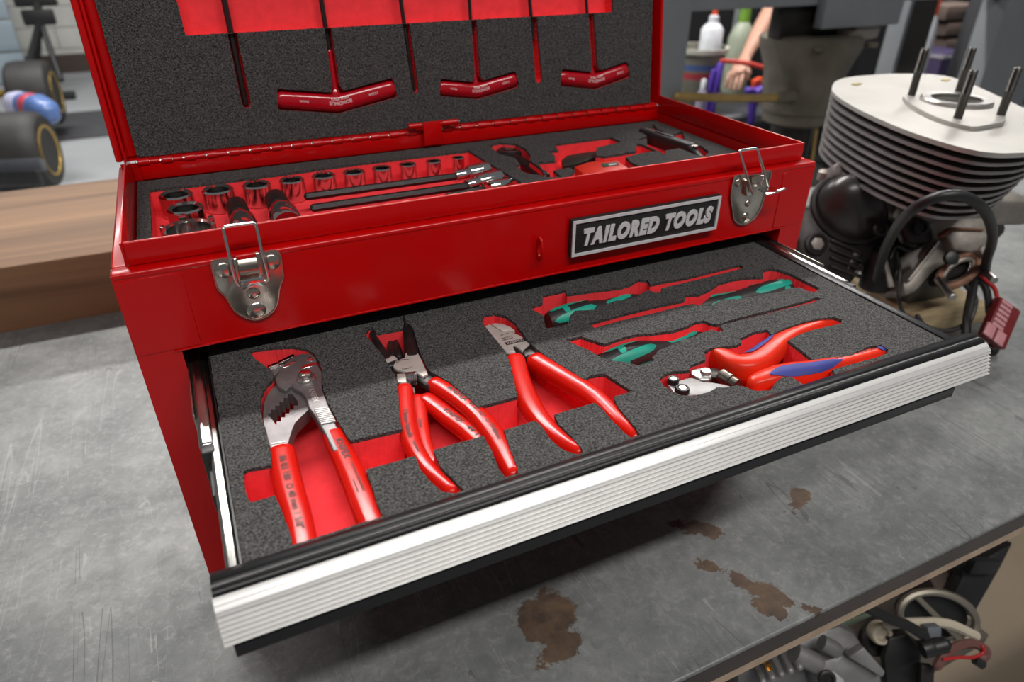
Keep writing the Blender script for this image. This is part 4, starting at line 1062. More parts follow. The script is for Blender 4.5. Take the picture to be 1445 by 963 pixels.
# ---- diagonal cutters
t = thing('diagonal_cutters', 'diagonal cutting pliers with flat ground head and plain red handles', 'pliers', 'pliers in the drawer')
z = ZF - 0.0010
hd = polyz(ZI, [(130, 275), (188, 247), (335, 340), (440, 345), (560, 385), (632, 432), (640, 452), (480, 520), (520, 606), (400, 606), (335, 535), (290, 500), (205, 375)], z)
prism('jaw', hd, (0, 0, -0.0085), GROUND, t, bev=0.0004)
hd = polyz(ZI, [(205, 244), (260, 236), (340, 240), (440, 275), (512, 325), (345, 334)], z - 0.0003)
prism('jaw', hd, (0, 0, -0.0085), GROUND, t, bev=0.0004)
hd = polyz(ZI, [(500, 512), (640, 454), (705, 496), (602, 580)], z - 0.0004)
prism('lever_face', hd, (0, 0, -0.0080), GROUND, t, bev=0.0004)
Sweep(cpath(ZI, [(440, 560), (470, 640), (505, 720)], z - 0.0048), [0.0056, 0.0060, 0.0062], 0.0036, n=4, power=4).build('shank', BLUED, t, 12)
Sweep(cpath(ZI, [(640, 530), (690, 590), (750, 680)], z - 0.0048), [0.0058, 0.0064, 0.0064], 0.0036, n=4, power=4).build('shank', BLUED, t, 12)
for txt, c_, wd, hh in (('70 125', (375, 380), 0.0058, 0.0013), ('MADE IN', (405, 417), 0.0068, 0.0013), ('GERMANY', (420, 440), 0.0082, 0.0013)):
    p = PZ(*cc(ZI, c_)[0], z); dd = (PZ(*cc(ZI, (c_[0] + 50, c_[1] - 14))[0], z) - p).normalized(); nn = Vector((0, 0, 1)).cross(dd)
    text_map('stamped_line', txt, lambda x, y, z_: p + dd * x + nn * y + Vector((0, 0, 0.00012)), INKBLACK, t, 0.01, 0, wd, hh)
p = PZ(*cc(ZI, (515, 472))[0], z); dd = (PZ(*cc(ZI, (620, 446))[0], z) - p).normalized(); nn = Vector((0, 0, 1)).cross(dd)
obox('name_band', p + Vector((0, 0, 0.00005)), dd * 0.0068, nn * 0.0017, Vector((0, 0, 0.0001)), INKBLACK, t)
text_map('stamped_name', 'KNIPEX', lambda x, y, z_: p + dd * x + nn * y + Vector((0, 0, 0.00022)), GROUND, t, 0.02, 0, 0.0115, 0.0024)
Sweep(cpath(ZC, [(748, 290), (758, 340), (778, 410), (810, 490), (855, 565), (915, 640), (985, 705), (1068, 762)], ZF - 0.0056), [0.0062, 0.0064, 0.0064, 0.0064, 0.0060, 0.0054, 0.0048, 0.0040], 0.0052).build('grip', GRIP, t, 18)
Sweep(cpath(ZC, [(855, 292), (910, 325), (980, 368), (1060, 418), (1140, 472), (1210, 535), (1280, 608), (1358, 672)], ZF - 0.0056), [0.0066, 0.0070, 0.0070, 0.0068, 0.0064, 0.0058, 0.0050, 0.0042], [0.0056, 0.0056, 0.0056, 0.0056, 0.0055, 0.0052, 0.0048, 0.0042]).build('grip', GRIP, t, 18)

# ---- green and black screwdrivers
def screwdriver(label, end, neck, tip, o1, o2, flat, txt=None):
    t = thing('screwdriver', label, 'screwdriver', 'green and black screwdrivers in the drawer')
    zc_ = FLR + 0.0096
    E_p = PZ(*cc(o1[0], end)[0], ZF - 0.0065); N_p = PZ(*cc(o1[1], neck)[0], ZF - 0.0065); T_p = PZ(*cc(o2, tip)[0], ZF - 0.0065)
    for q in (E_p, N_p, T_p): q.z = zc_
    ax = (N_p - E_p).normalized(); L = (N_p - E_p).length
    prof = [(0, 0.0072), (0.02, 0.0086), (0.10, 0.0100), (0.22, 0.0108), (0.36, 0.0104), (0.48, 0.0088), (0.58, 0.0074), (0.66, 0.0076), (0.76, 0.0082), (0.84, 0.0076), (0.90, 0.0060), (0.96, 0.0048), (1.0, 0.0042)]
    s1 = ax.cross(Vector((0, 0, 1))).normalized(); s2 = Vector((0, 0, 1))
    def R_(tt):
        for (a, ra), (b, rb) in zip(prof, prof[1:]):
            if a <= tt <= b:
                f = (tt - a) / (b - a); f = f * f * (3 - 2 * f); return 0.88 * (ra + (rb - ra) * f)
        return 0.88 * prof[-1][1]
    lathe('handle', [(tt * L, R_(tt)) for tt in [k / 30 for k in range(31)]], E_p, ax, mat('soft_black_grip', (0.018, 0.018, 0.019), 0.5, 0, 0.2, 80), t, 28)
    # green pads wrapped round the grip
    def pad(t0, t1, a0, a1, taper):
        bm = bmesh.new(); rows = []
        nt_, na = 12, 8
        for i in range(nt_ + 1):
            tt = t0 + (t1 - t0) * i / nt_; e = math.sqrt(max(0.0, 1 - (2 * i / nt_ - 1) ** 4)) * 0.9 + 0.1
            am, ah = (a0 + a1) / 2 + taper * (i / nt_ - 0.5), (a1 - a0) / 2 * e
            r = R_(tt) + 0.00035
            rows.append([bm.verts.new(E_p + ax * (tt * L) + (s1 * math.cos(am + ah * (2 * j / na - 1)) + s2 * math.sin(am + ah * (2 * j / na - 1))) * r) for j in range(na + 1)])
        for a, b in zip(rows, rows[1:]):
            for j in range(na): bm.faces.new((a[j], a[j + 1], b[j + 1], b[j]))
        obj('grip_pad', bm, GREEN, t, True)
    for c0 in (0.75, 1.95, 3.15, -0.45):
        pad(0.02, 0.44, c0 - 0.32, c0 + 0.32, 0.5)
        pad(0.56, 0.84, c0 + 0.25, c0 + 0.85, 0.3)
    for c0 in (1.35, 2.55, 0.15):
        pad(0.13, 0.19, c0 - 0.34, c0 + 0.34, 0.0)
    wire('shaft', [N_p, N_p.lerp(T_p, 0.5), T_p], flat, CHROME if flat > 0.0018 else STEEL, t, n=2, seg=12)
    lathe('bolster', [(0, 0.0040), (0.003, 0.0040), (0.0034, 0.0030)], N_p, ax, BLUED, t, 6)
screwdriver('green and black screwdriver in the rear slot behind the middle one', (195, 330), (690, 213), (1165, 97), (ZD, ZD), ZD, 0.0021)
screwdriver('green and black screwdriver pointing left in the middle slot', (1470, 160), (905, 268), (420, 393), (ZD, ZD), ZD, 0.0021)
screwdriver('green and black screwdriver in the front slot behind the cable cutter', (462, 540), (1035, 398), (905, 82), (ZD, ZD), ZE, 0.0014)

# ---- cable cutter with red and blue handles
t = thing('cable_cutter', 'ratchet cable cutter with red and blue handles at the front right of the drawer', 'cutter')
z = ZF - 0.0035
bl = polyz(ZJ, [(205, 388), (250, 372), (430, 312), (500, 300), (580, 325), (660, 357), (760, 360), (880, 380), (1000, 412), (980, 470), (800, 520), (640, 545), (540, 512), (445, 537), (300, 512)], z)
prism('blade_plate', bl, (0, 0, -0.0045), mat('brushed_blade', (0.34, 0.335, 0.335), 0.5, 0.6, 0.15, 90, 0.1, 900), t, bev=0.0003)
ln = polyz(ZJ, [(490, 195), (600, 170), (680, 178), (740, 218), (770, 285), (735, 318), (612, 322), (560, 285), (490, 245)], z + 0.0012)
prism('link', ln, (0, 0, -0.0060), STEEL, t, bev=0.0010, seg=3)
for (x, y, r, m_) in ((680, 243, 0.0032, STEEL), (382, 462, 0.0042, BLUED), (268, 345, 0.0034, BLUED)):
    p = PZ(*cc(ZJ, (x, y))[0], z + 0.001)
    lathe('pivot_bolt', [(-0.002, r), (0.0008, r), (0.0016, r * 0.86), (0.0016, r * 0.66), (0.0010, r * 0.6)], p + Vector((0, 0, 0.0006)), (0, 0, 1), m_, t, 24)
    lathe('bolt_centre', [(0, r * 0.58), (0.0016, r * 0.5)], p + Vector((0, 0, 0.0006)), (0, 0, 1), STEEL, t, 20)
a, b = [PZ(*q, z - 0.003) for q in cc(ZJ, (870, 265), (1085, 395))]
lathe('sleeve', [(0, 0.0038), (0.0006, 0.0044), ((b - a).length * 0.62, 0.0044), ((b - a).length * 0.64, 0.0037), ((b - a).length, 0.0037)], a, b - a, mat('gunmetal_sleeve', (0.20, 0.18, 0.15), 0.25, 0.9), t, 24)
bm_ = polyz(ZJ, [(690, 190), (800, 170), (980, 240), (860, 300), (780, 300)], z - 0.004)
prism('ratchet_housing', bm_, (0, 0, -0.007), BLUED, t, bev=0.0006)
hb = Sweep(cpath(ZE, [(385, 372), (430, 392), (490, 425), (545, 432), (600, 412), (655, 370), (715, 322), (790, 280), (870, 248), (945, 222), (1015, 202)], ZF - 0.0075), [0.0042, 0.0055, 0.0068, 0.0082, 0.0085, 0.0080, 0.0070, 0.0056, 0.0046, 0.0040, 0.0034], [0.0068, 0.0074, 0.0076, 0.0078, 0.0078, 0.0076, 0.0074, 0.0070, 0.0066, 0.0060, 0.0050], n=5, power=3.0)
h1 = hb.build('grip', GRIP2, t, 20)
def patch(sw, s0, s1, t0, t1, m, parent, n=16, w_=4):
    bm = bmesh.new(); rows = []
    for i in range(n + 1):
        f = i / n; s = s0 + (s1 - s0) * f; e = (1 - abs(2 * f - 1) ** 5)
        lo, hi = t0(f), t1(f); mid_ = (lo + hi) / 2; h = (hi - lo) / 2 * max(0.12, e)
        row_ = []
        for j in range(w_ + 1):
            x = mid_ + h * (2 * j / w_ - 1)
            _, _, _, _, ww, _ = sw.at(s); row_.append(bm.verts.new(sw.surf(s, x * ww, 0.0007)))
        rows.append(row_)
    for a, b in zip(rows, rows[1:]):
        for j in range(w_): bm.faces.new((a[j], a[j + 1], b[j + 1], b[j]))
    return obj('soft_inlay', bm, m, parent, True)
patch(hb, hb.L * 0.20, hb.L * 0.50, lambda f: -0.95, lambda f: -0.35, BLUEGRIP, h1)
patch(hb, hb.L * 0.90, hb.L * 0.99, lambda f: -0.9, lambda f: 0.0, BLUEGRIP, h1, 6)
hb = Sweep(cpath(ZE, [(600, 515), (650, 500), (720, 482), (800, 470), (880, 460), (960, 440), (1040, 420), (1120, 398), (1190, 376), (1255, 358)], ZF - 0.0062), [0.0052, 0.0066, 0.0074, 0.0078, 0.0070, 0.0058, 0.0048, 0.0044, 0.0042, 0.0034], [0.0056, 0.0064, 0.0070, 0.0072, 0.0072, 0.0068, 0.0062, 0.0058, 0.0054, 0.0046], n=5, power=3.0)
h2 = hb.build('grip', GRIP2, t, 20)
patch(hb, hb.L * 0.07, hb.L * 0.60, lambda f: -0.25 + 0.2 * f, lambda f: 0.93, BLUEGRIP, h2)
patch(hb, hb.L * 0.93, hb.L * 0.995, lambda f: -0.7, lambda f: 0.7, BLUEGRIP, h2, 6)
text_on_sweep('printed_line', '95 32 315 A', hb, hb.L * 0.74, 0.034, 0.0020, INKBLACK, h2, off=-0.001)

# ================================================================== ENGINE ON THE BENCH
ZP_ = ((1120, 220), 3.44); ZT4 = ((1045, 0), 3.6075)
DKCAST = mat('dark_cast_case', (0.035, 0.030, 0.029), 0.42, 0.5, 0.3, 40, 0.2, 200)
ALCAST = mat('grey_cast_aluminium', (0.30, 0.27, 0.24), 0.5, 0.6, 0.3, 30, 0.3, 160)
FINM = mat('machined_fin_aluminium', (0.40, 0.385, 0.36), 0.42, 0.45, 0.08, 18, 0.1, 120)
FIND = mat('cast_fin_aluminium', (0.27, 0.25, 0.245), 0.45, 0.6, 0.15, 25, 0.15, 150)
RUSTY = mat('rusty_gasket', (0.20, 0.10, 0.06), 0.7, 0.2, 0.4, 60)
RUBBER = mat('black_rubber', (0.012, 0.012, 0.012), 0.45, 0, 0.2, 60)
eng = thing('motor', 'finned air cooled engine with four head studs standing right of the toolbox', 'engine')
zpl = -0.012
out_px = [(1172, 127), (1178, 114), (1200, 108), (1260, 103.5), (1330, 105), (1368, 117), (1445, 152), (1500, 182), (1498, 200), (1460, 215), (1400, 217), (1350, 207), (1280, 185), (1222, 160), (1186, 140)]
P0 = soften([PZ(u, v, zpl) for u, v in out_px], 2)
bc = PZ(1347, 149, zpl)
bore = [Vector((bc.x + 0.026 * math.cos(a), bc.y + 0.026 * math.sin(a), zpl)) for a in [2 * math.pi * k / 32 for k in range(32)]]
def fin(z, sc, th, m, nm):
    c0 = PZ(1190, 122, zpl)
    o = [Vector((c0.x + (p.x - c0.x) * sc, c0.y + (p.y - c0.y) * sc, z)) for p in P0]
    hh = [Vector((p.x, p.y, z)) for p in bore]
    bm = prism_bm(o, [hh], (0, 0, -th)); obj(nm, bm, m, eng, True)
fin(zpl, 1.0, 0.0045, FINM, 'top_fin')
for k in range(1, 9):
    fin(zpl - 0.0015 - k * 0.0091, 1.0 - 0.016 * k, 0.0031, FIND, 'cooling_fin')
lathe('cylinder_core', [(0, 0.055), (0.095, 0.055), (0.0951, 0.026), (0.006, 0.026), (0.0059, 0.001)], (bc.x, bc.y, zpl - 0.0972), (0, 0, 1), DKCAST, eng, 36)
fp = soften([PZ(*q, zpl + 0.004) for q in cc(ZT4, (822, 490), (850, 478), (905, 470), (1000, 462), (1110, 455), (1200, 480), (1290, 560), (1355, 590), (1345, 620), (1280, 632), (1190, 648), (1110, 632), (1060, 618), (980, 590), (890, 545))], 1)
prism('head_flange', fp, (0, 0, -0.0038), FINM, eng, [[Vector((p.x, p.y, zpl + 0.004)) for p in bore]])
lathe('bore_liner', [(0, 0.0262), (0.0078, 0.0262), (0.0082, 0.0350), (0.0070, 0.0365), (0, 0.0365)], (bc.x, bc.y, zpl + 0.0002), (0, 0, 1), STEEL, eng, 40, False)
for b_, t_ in (((870, 485), (962, 245)), ((1110, 465), (1215, 240)), ((1105, 602), (1215, 352)), ((1325, 585), (1440, 340))):
    p = PZ(*cc(ZT4, b_)[0], zpl + 0.004)
    u1, v1 = cc(ZT4, t_)[0]
    top = PY(u1, v1, p.y).z
    Ls = top - p.z
    prof = [(-0.01, 0.0042), (Ls * 0.50, 0.0042), (Ls * 0.51, 0.0046)]
    k = 0.0
    while Ls * 0.52 + k < Ls * 0.96:
        prof += [(Ls * 0.52 + k, 0.0048), (Ls * 0.52 + k + 0.0008, 0.0041)]; k += 0.0016
    prof += [(Ls * 0.97, 0.0046), (Ls, 0.0036)]
    lathe('head_stud', prof, p, (0, 0, 1), mat('stud_steel', (0.07, 0.066, 0.062), 0.34, 0.9), eng, 14)
for q in ((590, 430), (1045, 410)):
    p = PZ(*cc(ZT4, q)[0], zpl + 0.0002)
    obox('ochre_residue', p + Vector((0, 0, 0.0006)), Vector((0.007, 0.002, 0)), Vector((-0.0012, 0.0035, 0)), Vector((0, 0, 0.0006)), mat('ochre_gasket_residue', (0.42, 0.33, 0.12), 0.8, 0, 0.3, 120), eng, 0.0004)
# crankcase body below the cylinder, in its own directions
ec = Vector((bc.x, bc.y, 0))
FV = Vector((RM.col[2].x, RM.col[2].y, 0)).normalized()       # horizontal, out of the engine towards the bench front
RV = Vector((RM.col[0].x, RM.col[0].y, 0)).normalized()
def EP(x, f, z): return ec + RV * x + FV * f + Vector((0, 0, z))
def ebox(nm, x0, x1, f0, f1, z0, z1, m, bev=0.004, parent=None):
    c = EP((x0 + x1) / 2, (f0 + f1) / 2, (z0 + z1) / 2)
    return obox(nm, c, RV * ((x1 - x0) / 2), FV * ((f1 - f0) / 2), Vector((0, 0, (z1 - z0) / 2)), m, parent or eng, bev)
def polyd(o, pts, d): return [PD(u, v, d) for u, v in cc(o, *pts)]
VW = RM.col[2].normalized()     # towards the viewer
def plate(nm, pts, d, th, m, bev=0.002, o=ZP_): return prism(nm, polyd(o, pts, d), -VW * th, m, eng, bev=bev)
ebox('crankcase', -0.055, 0.075, -0.09, 0.02, -0.222, -0.112, DKCAST, 0.012)
ebox('cylinder_base', -0.05, 0.095, -0.06, 0.055, -0.135, -0.104, ALCAST, 0.006)
# left case half with ribs and bolt
plate('left_case', [(40, 250), (90, 230), (250, 300), (420, 390), (400, 470), (330, 560), (270, 640), (150, 590), (20, 500), (20, 380)], 0.80, 0.05, DKCAST, 0.006)
for k in range(4):
    a, b = polyd(ZP_, [(185, 410 + k * 42), (330, 470 + k * 40)], 0.798)
    wire('case_rib', [a, a.lerp(b, 0.5), b], 0.0022, DKCAST, eng, n=2)
p = PD(*cc(ZP_, (105, 430))[0], 0.80)
lathe('case_boss', [(0, 0.0130), (0.005, 0.0130), (0.006, 0.0105), (0.004, 0.0085)], p, VW, DKCAST, eng, 24)
lathe('boss_bolt', [(0, 0.0075), (0.0065, 0.0075), (0.007, 0.005)], p, VW, ALCAST, eng, 6)
p = PD(*cc(ZP_, (50, 480))[0], 0.90)
lathe('shaft_end', [(0, 0.017), (0.02, 0.017), (0.024, 0.012)], p, VW + Vector((0.4, 0, 0.2)), ALCAST, eng, 24)
# smooth domed cover
dc = PD(*cc(ZP_, (268, 265))[0], 0.80)
ax1 = (PD(*cc(ZP_, (420, 345))[0], 0.80) - dc); ax2 = (PD(*cc(ZP_, (210, 385))[0], 0.80) - dc)
bm = bmesh.new(); rings = []
for i in range(8):
    f = i / 7; r = math.cos(f * math.pi / 2 * 0.98); hgt = math.sin(f * math.pi / 2) * 0.036
    rings.append([bm.verts.new(dc + (ax1 * math.cos(a) + ax2 * math.sin(a)) * r + VW * hgt * 0.8 + Vector((0, 0, 1)) * hgt * 0.5) for a in [2 * math.pi * k / 32 for k in range(32)]])
for a, b in zip(rings, rings[1:]):
    for k in range(32): bm.faces.new((a[k], a[(k + 1) % 32], b[(k + 1) % 32], b[k]))
bm.faces.new(rings[-1]); bm.faces.new(rings[0][::-1])
obj('domed_cover', bm, mat('satin_dark_cover', (0.055, 0.05, 0.048), 0.3, 0.5, 0.15, 20), eng, True)
loop = [dc + (ax1 * math.cos(a) + ax2 * math.sin(a)) * 1.06 for a in [2 * math.pi * k / 32 for k in range(33)]]
wire('cover_rim', loop, 0.0045, DKCAST, eng, n=1, seg=8, up=VW, cap=False)
p = PD(*cc(ZP_, (410, 358))[0], 0.775)
lathe('cover_bolt', [(0, 0.0085), (0.006, 0.0085), (0.007, 0.006), (0.004, 0.0045)], p, VW, DKCAST, eng, 18)
p = PD(*cc(ZP_, (145, 115))[0], 0.83)
lathe('cover_bolt', [(0, 0.008), (0.01, 0.008), (0.012, 0.005)], p, Vector((0, 0, 1)), ALCAST, eng, 18)
plate('cover_hinge', [(130, 140), (170, 118), (265, 115), (250, 138), (170, 150), (135, 175)], 0.815, 0.01, RUBBER, 0.003)
# gasket plate under the fins running down to the front
plate('gasket_plate', [(185, 100), (200, 40), (240, 25), (330, 70), (480, 190), (640, 285), (665, 340), (680, 400), (650, 430), (560, 345), (440, 245), (300, 115)], 0.80, 0.02, mat('brown_grey_plate', (0.17, 0.145, 0.14), 0.5, 0.5, 0.2, 30), 0.003)
plate('mount_bracket', [(530, 340), (560, 290), (640, 300), (665, 345), (682, 410), (640, 440), (560, 420)], 0.775, 0.02, DKCAST, 0.004)
p = PD(*cc(ZP_, (608, 350))[0], 0.773)
lathe('bracket_bolt', [(0, 0.0085), (0.006, 0.0085), (0.0065, 0.006), (0.003, 0.005)], p, VW, RUBBER, eng, 18)
# intake side: stacked flange blocks and port
plate('intake_block', [(650, 330), (700, 290), (950, 280), (962, 360), (950, 440), (860, 500), (760, 520), (690, 560), (600, 660), (540, 690), (530, 620), (620, 480), (690, 400)], 0.78, 0.05, ALCAST, 0.006)
plate('intake_flange', [(735, 370), (785, 345), (945, 365), (962, 395), (955, 440), (860, 470), (780, 460)], 0.765, 0.02, ALCAST, 0.003)
plate('rust_gasket', [(725, 385), (770, 345), (930, 352), (925, 364), (785, 362), (740, 395)], 0.762, 0.012, RUSTY, 0.001)
pc_ = PD(*cc(ZP_, (800, 560))[0], 0.762)
e1 = PD(*cc(ZP_, (890, 500))[0], 0.762) - pc_; e2 = PD(*cc(ZP_, (825, 595))[0], 0.755) - pc_
for nm, s0, m_, rr in (('port_ring', 1.0, RUSTY, 0.0045), ('port_lip', 0.78, ALCAST, 0.003)):
    wire(nm, [pc_ + (e1 * math.cos(a) + e2 * math.sin(a) * 1.25) * s0 for a in [2 * math.pi * k / 28 for k in range(29)]], rr, m_, eng, n=1, seg=8, up=VW, cap=False)
prism('port_floor', [pc_ - VW * 0.012 + (e1 * math.cos(a) + e2 * math.sin(a) * 1.25) * 0.95 for a in [2 * math.pi * k / 28 for k in range(28)]], -VW * 0.01, DKCAST, eng)
for a_, b_ in (((700, 600), (772, 690)), ((905, 535), (975, 605))):
    a = PD(*cc(ZP_, a_)[0], 0.765); b = PD(*cc(ZP_, b_)[0], 0.735)
    cyl('port_stud', a, b, 0.0042, STEEL, eng, 14)
p = PD(*cc(ZP_, (915, 465))[0], 0.758)
lathe('flange_nut', [(0, 0.007), (0.007, 0.007), (0.0085, 0.005)], p, VW, ALCAST, eng, 6)
p = PD(*cc(ZP_, (755, 500))[0], 0.758)
lathe('flange_nut', [(0, 0.0075), (0.006, 0.0075), (0.007, 0.005)], p, VW, RUBBER, eng, 16)
plate('rear_plate', [(955, 265), (1000, 262), (1030, 350), (1025, 372), (970, 430), (950, 400)], 0.84, 0.012, mat('satin_dark_cover', (0.05, 0.05, 0.05), 0.3, 0.5), 0.002)
a, b = polyd(ZP_, [(682, 418), (532, 612)], 0.785)
obox('edge_strip', (a + b) / 2, (b - a) / 2, VW * 0.012, (b - a).cross(VW).normalized() * 0.0018, ALCAST, eng, 0.0006)
# ignition coil, boot and bracket
plate('coil_bracket', [(295, 458), (345, 468), (320, 560), (300, 590), (248, 565)], 0.80, 0.006, ALCAST, 0.001)
lathe('coil_body', [(0, 0.017), (0.03, 0.018), (0.045, 0.015), (0.05, 0.009)], PD(*cc(ZP_, (385, 640))[0], 0.82), Vector((0.05, 0, 1)), RUBBER, eng, 24)
plate('coil_tab', [(435, 500), (455, 500), (490, 635), (465, 640)], 0.775, 0.004, ALCAST, 0.0006)
hp_ = [PD(*q, d_) for q, d_ in zip(cc(ZP_, (405, 600), (425, 510), (460, 420), (520, 320), (610, 240), (720, 195), (820, 196), (900, 238), (948, 305), (965, 380), (958, 440), (938, 500), (930, 560)), (0.79, 0.75, 0.69, 0.63, 0.595, 0.58, 0.58, 0.59, 0.62, 0.66, 0.70, 0.73, 0.76))]
wire('ignition_lead', hp_, 0.0048, RUBBER, eng, n=5, seg=12)
for pts, r_ in (([(500, 470), (515, 560), (510, 680), (525, 750), (560, 790)], 0.0022), ([(470, 500), (500, 440), (560, 460), (640, 430)], 0.002), ([(600, 780), (640, 830), (740, 850), (830, 820), (860, 770)], 0.0028)):
    wire('thin_cable', [PD(*q, 0.775) for q in cc(ZP_, *pts)], r_, RUBBER, eng, n=5)
# feet: machined block resting on wood
wb0 = PZ(*cc(ZP_, (640, 850))[0], ZT); wb1 = PZ(*cc(ZP_, (825, 815))[0], ZT)
ww = thing('wood_block', 'pale rough wood block propping the engine on the bench', 'wood block')
wd = (wb1 - wb0).normalized(); wn = Vector((-wd.y, wd.x, 0))
obox('timber', (wb0 + wb1) / 2 + wn * 0.05 + Vector((0, 0, 0.0125)), wd * 0.055, wn * 0.055, Vector((0, 0, 0.0125)), wood_material('pale_pine', (0.30, 0.22, 0.12), (0.50, 0.40, 0.24), 6.0), ww, 0.002)
c = (wb0 + wb1) / 2 + wn * 0.055 - wd * 0.012
obox('foot_block', c + Vector((0, 0, 0.040)), wd * 0.03, wn * 0.03, Vector((0, 0, 0.0145)), mat('grey_steel_block', (0.12, 0.115, 0.10), 0.5, 0.5), eng, 0.002)
# wiring loom and red connector lying by the engine
lm = thing('wiring_loom', 'black wiring loom with ribbed dark red plug hanging off the engine', 'wiring')
for pts, r_ in (([(885, 560), (870, 640), (855, 720), (840, 800), (835, 890)], 0.0048), ([(895, 590), (930, 640), (945, 700), (950, 760)], 0.004), ([(830, 620), (880, 690), (870, 760), (840, 830)], 0.003)):
    wire('loom_cable', [PD(*q, 0.77) for q in cc(ZP_, *pts)], r_, RUBBER, lm, n=5)
wire('red_lead', [PD(*q, 0.765) for q in cc(ZP_, (905, 580), (940, 610), (975, 645), (990, 700))], 0.0024, mat('red_lead_jacket', (0.40, 0.015, 0.015), 0.4), lm, n=5)
a, b = PD(*cc(ZP_, (1015, 705))[0], 0.76), PD(*cc(ZP_, (935, 890))[0], 0.74)
ad = (b - a).normalized(); sd = ad.cross(VW).normalized()
CONN = mat('dark_red_plug', (0.16, 0.012, 0.014), 0.4, 0, 0.1, 50)
obox('plug_body', (a + b) / 2 - sd * 0.006, ad * ((b - a).length / 2), sd * 0.014, VW * 0.007, CONN, lm, 0.002)
PINKP = mat('pale_red_rib', (0.50, 0.22, 0.24), 0.4, 0, 0.08, 60)
for k in range(6):
    obox('plug_rib', a.lerp(b, 0.08 + k * 0.115) + VW * 0.0078 + sd * -0.001, ad * 0.0026, sd * 0.007, VW * 0.0008, PINKP, lm, 0.0005)
for s_ in (-0.0078, 0.0060):
    obox('plug_latch', a.lerp(b, 0.86) + VW * 0.0078 - sd * (s_ + 0.002), ad * 0.0085, sd * 0.0056, VW * 0.0016, PINKP, lm, 0.0006)
p = PD(1396, 493, 0.70)
tag(lathe('rubber_grommet', [(0, 0.0075), (0.004, 0.0085), (0.008, 0.0075), (0.009, 0.004), (0.002, 0.0035)], PZ(1396, 497, ZT + 0.001), Vector((0, 0, 1)), RUBBER, None, 24), 'small black rubber ring lying on the bench beyond the drawer corner', 'grommet')

# ================================================================== UNDER THE BENCH
ZU2 = ((1040, 760), 3.568)
ub = thing('spare_motor', 'grey cast engine case with round openings on the shelf under the bench edge', 'engine')
GCAST = mat('pale_grey_casting', (0.24, 0.235, 0.235), 0.5, 0.5, 0.25, 25, 0.3, 160)
def up_(nm, pts, d, th, m, bev=0.003, parent=None): return prism(nm, [PD(u, v, d) for u, v in cc(ZU2, *pts)], -VW * th, m, parent or ub, bev=bev)
def ucyl(nm, q, d, r, L, m, parent=None, ax=None, seg=24):
    p = PD(*cc(ZU2, q)[0], d); ax = Vector(ax) if ax is not None else VW
    return lathe(nm, [(0, r), (L * 0.8, r), (L, r * 0.85), (L, r * 0.6), (L * 0.55, r * 0.55)], p, ax, m, parent or ub, seg)
SH = -0.6095
up_('main_case', [(0, 690), (60, 620), (180, 570), (300, 520), (420, 470), (520, 440), (600, 480), (680, 600), (760, 690), (760, 900), (0, 900)], 0.74, 0.06, GCAST, 0.008)
up_('case_cover', [(380, 690), (430, 620), (560, 580), (650, 620), (740, 700), (730, 780), (560, 820), (400, 800)], 0.715, 0.02, GCAST, 0.006)
up_('cover_rib', [(560, 600), (640, 550), (750, 675), (735, 705)], 0.705, 0.012, GCAST, 0.002)
up_('light_gasket', [(405, 672), (430, 660), (500, 680), (545, 720), (540, 760), (420, 740)], 0.708, 0.006, mat('pale_gasket', (0.38, 0.40, 0.42), 0.6), 0.002)
ucyl('opening', (450, 705), 0.702, 0.009, 0.004, DKCAST)
ucyl('bolt_tower', (290, 575), 0.715, 0.0105, 0.030, GCAST, ax=RV * 0.75 - Vector((0, 0, 0.45)) + VW * 0.25)
ucyl('bolt_tower', (425, 525), 0.715, 0.0085, 0.020, GCAST, ax=RV * 0.75 - Vector((0, 0, 0.45)) + VW * 0.25)
ucyl('brass_fitting', (150, 640), 0.70, 0.0045, 0.006, mat('brass', (0.55, 0.33, 0.10), 0.3, 1))
for k in range(5):
    a = PD(*cc(ZU2, (130 + k * 46, 720 + k * -18))[0], 0.705); b = PD(*cc(ZU2, (90 + k * 46, 640 + k * -18))[0], 0.73)
    wire('case_rib', [a, a.lerp(b, 0.5), b], 0.004, GCAST, ub, n=2)
up_('green_bracket', [(500, 440), (560, 410), (700, 365), (690, 390), (600, 430), (540, 450)], 0.76, 0.01, mat('dull_green_paint', (0.10, 0.13, 0.09), 0.6), 0.002)
ucyl('cream_cap', (705, 465), 0.74, 0.012, 0.012, mat('cream_plastic', (0.50, 0.44, 0.34), 0.5))
ucyl('dark_pulley', (690, 500), 0.75, 0.018, 0.01, DKCAST)  # dark cast pulley disc
up_('black_guard', [(770, 500), (860, 480), (930, 560), (935, 600), (915, 800), (760, 800), (740, 600)], 0.725, 0.012, RUBBER, 0.004)
wire('black_strut', [PD(*q, 0.70) for q in cc(ZU2, (660, 352), (760, 400), (860, 440), (940, 490))], 0.0058, RUBBER, ub, n=3)
wire('pale_rod', [PD(*q, 0.72) for q in cc(ZU2, (760, 432), (900, 425), (1060, 430), (1200, 490))], 0.0052, mat('cream_plastic', (0.50, 0.44, 0.34), 0.5), ub, n=4)
ucyl('solenoid', (930, 560), 0.70, 0.009, 0.012, RUBBER, ax=(0.9, -0.3, 0.25))
a, b = PD(*cc(ZU2, (945, 560))[0], 0.70), PD(*cc(ZU2, (1070, 528))[0], 0.70)
lathe('solenoid_body', [(0, 0.006), (0.002, 0.0085), ((b - a).length * 0.8, 0.0085), ((b - a).length, 0.004)], a, b - a, RUBBER, ub, 20)
up_('grey_relay', [(962, 452), (1030, 446), (1030, 498), (962, 505)], 0.70, 0.012, mat('grey_relay_plastic', (0.13, 0.14, 0.16), 0.4), 0.001)
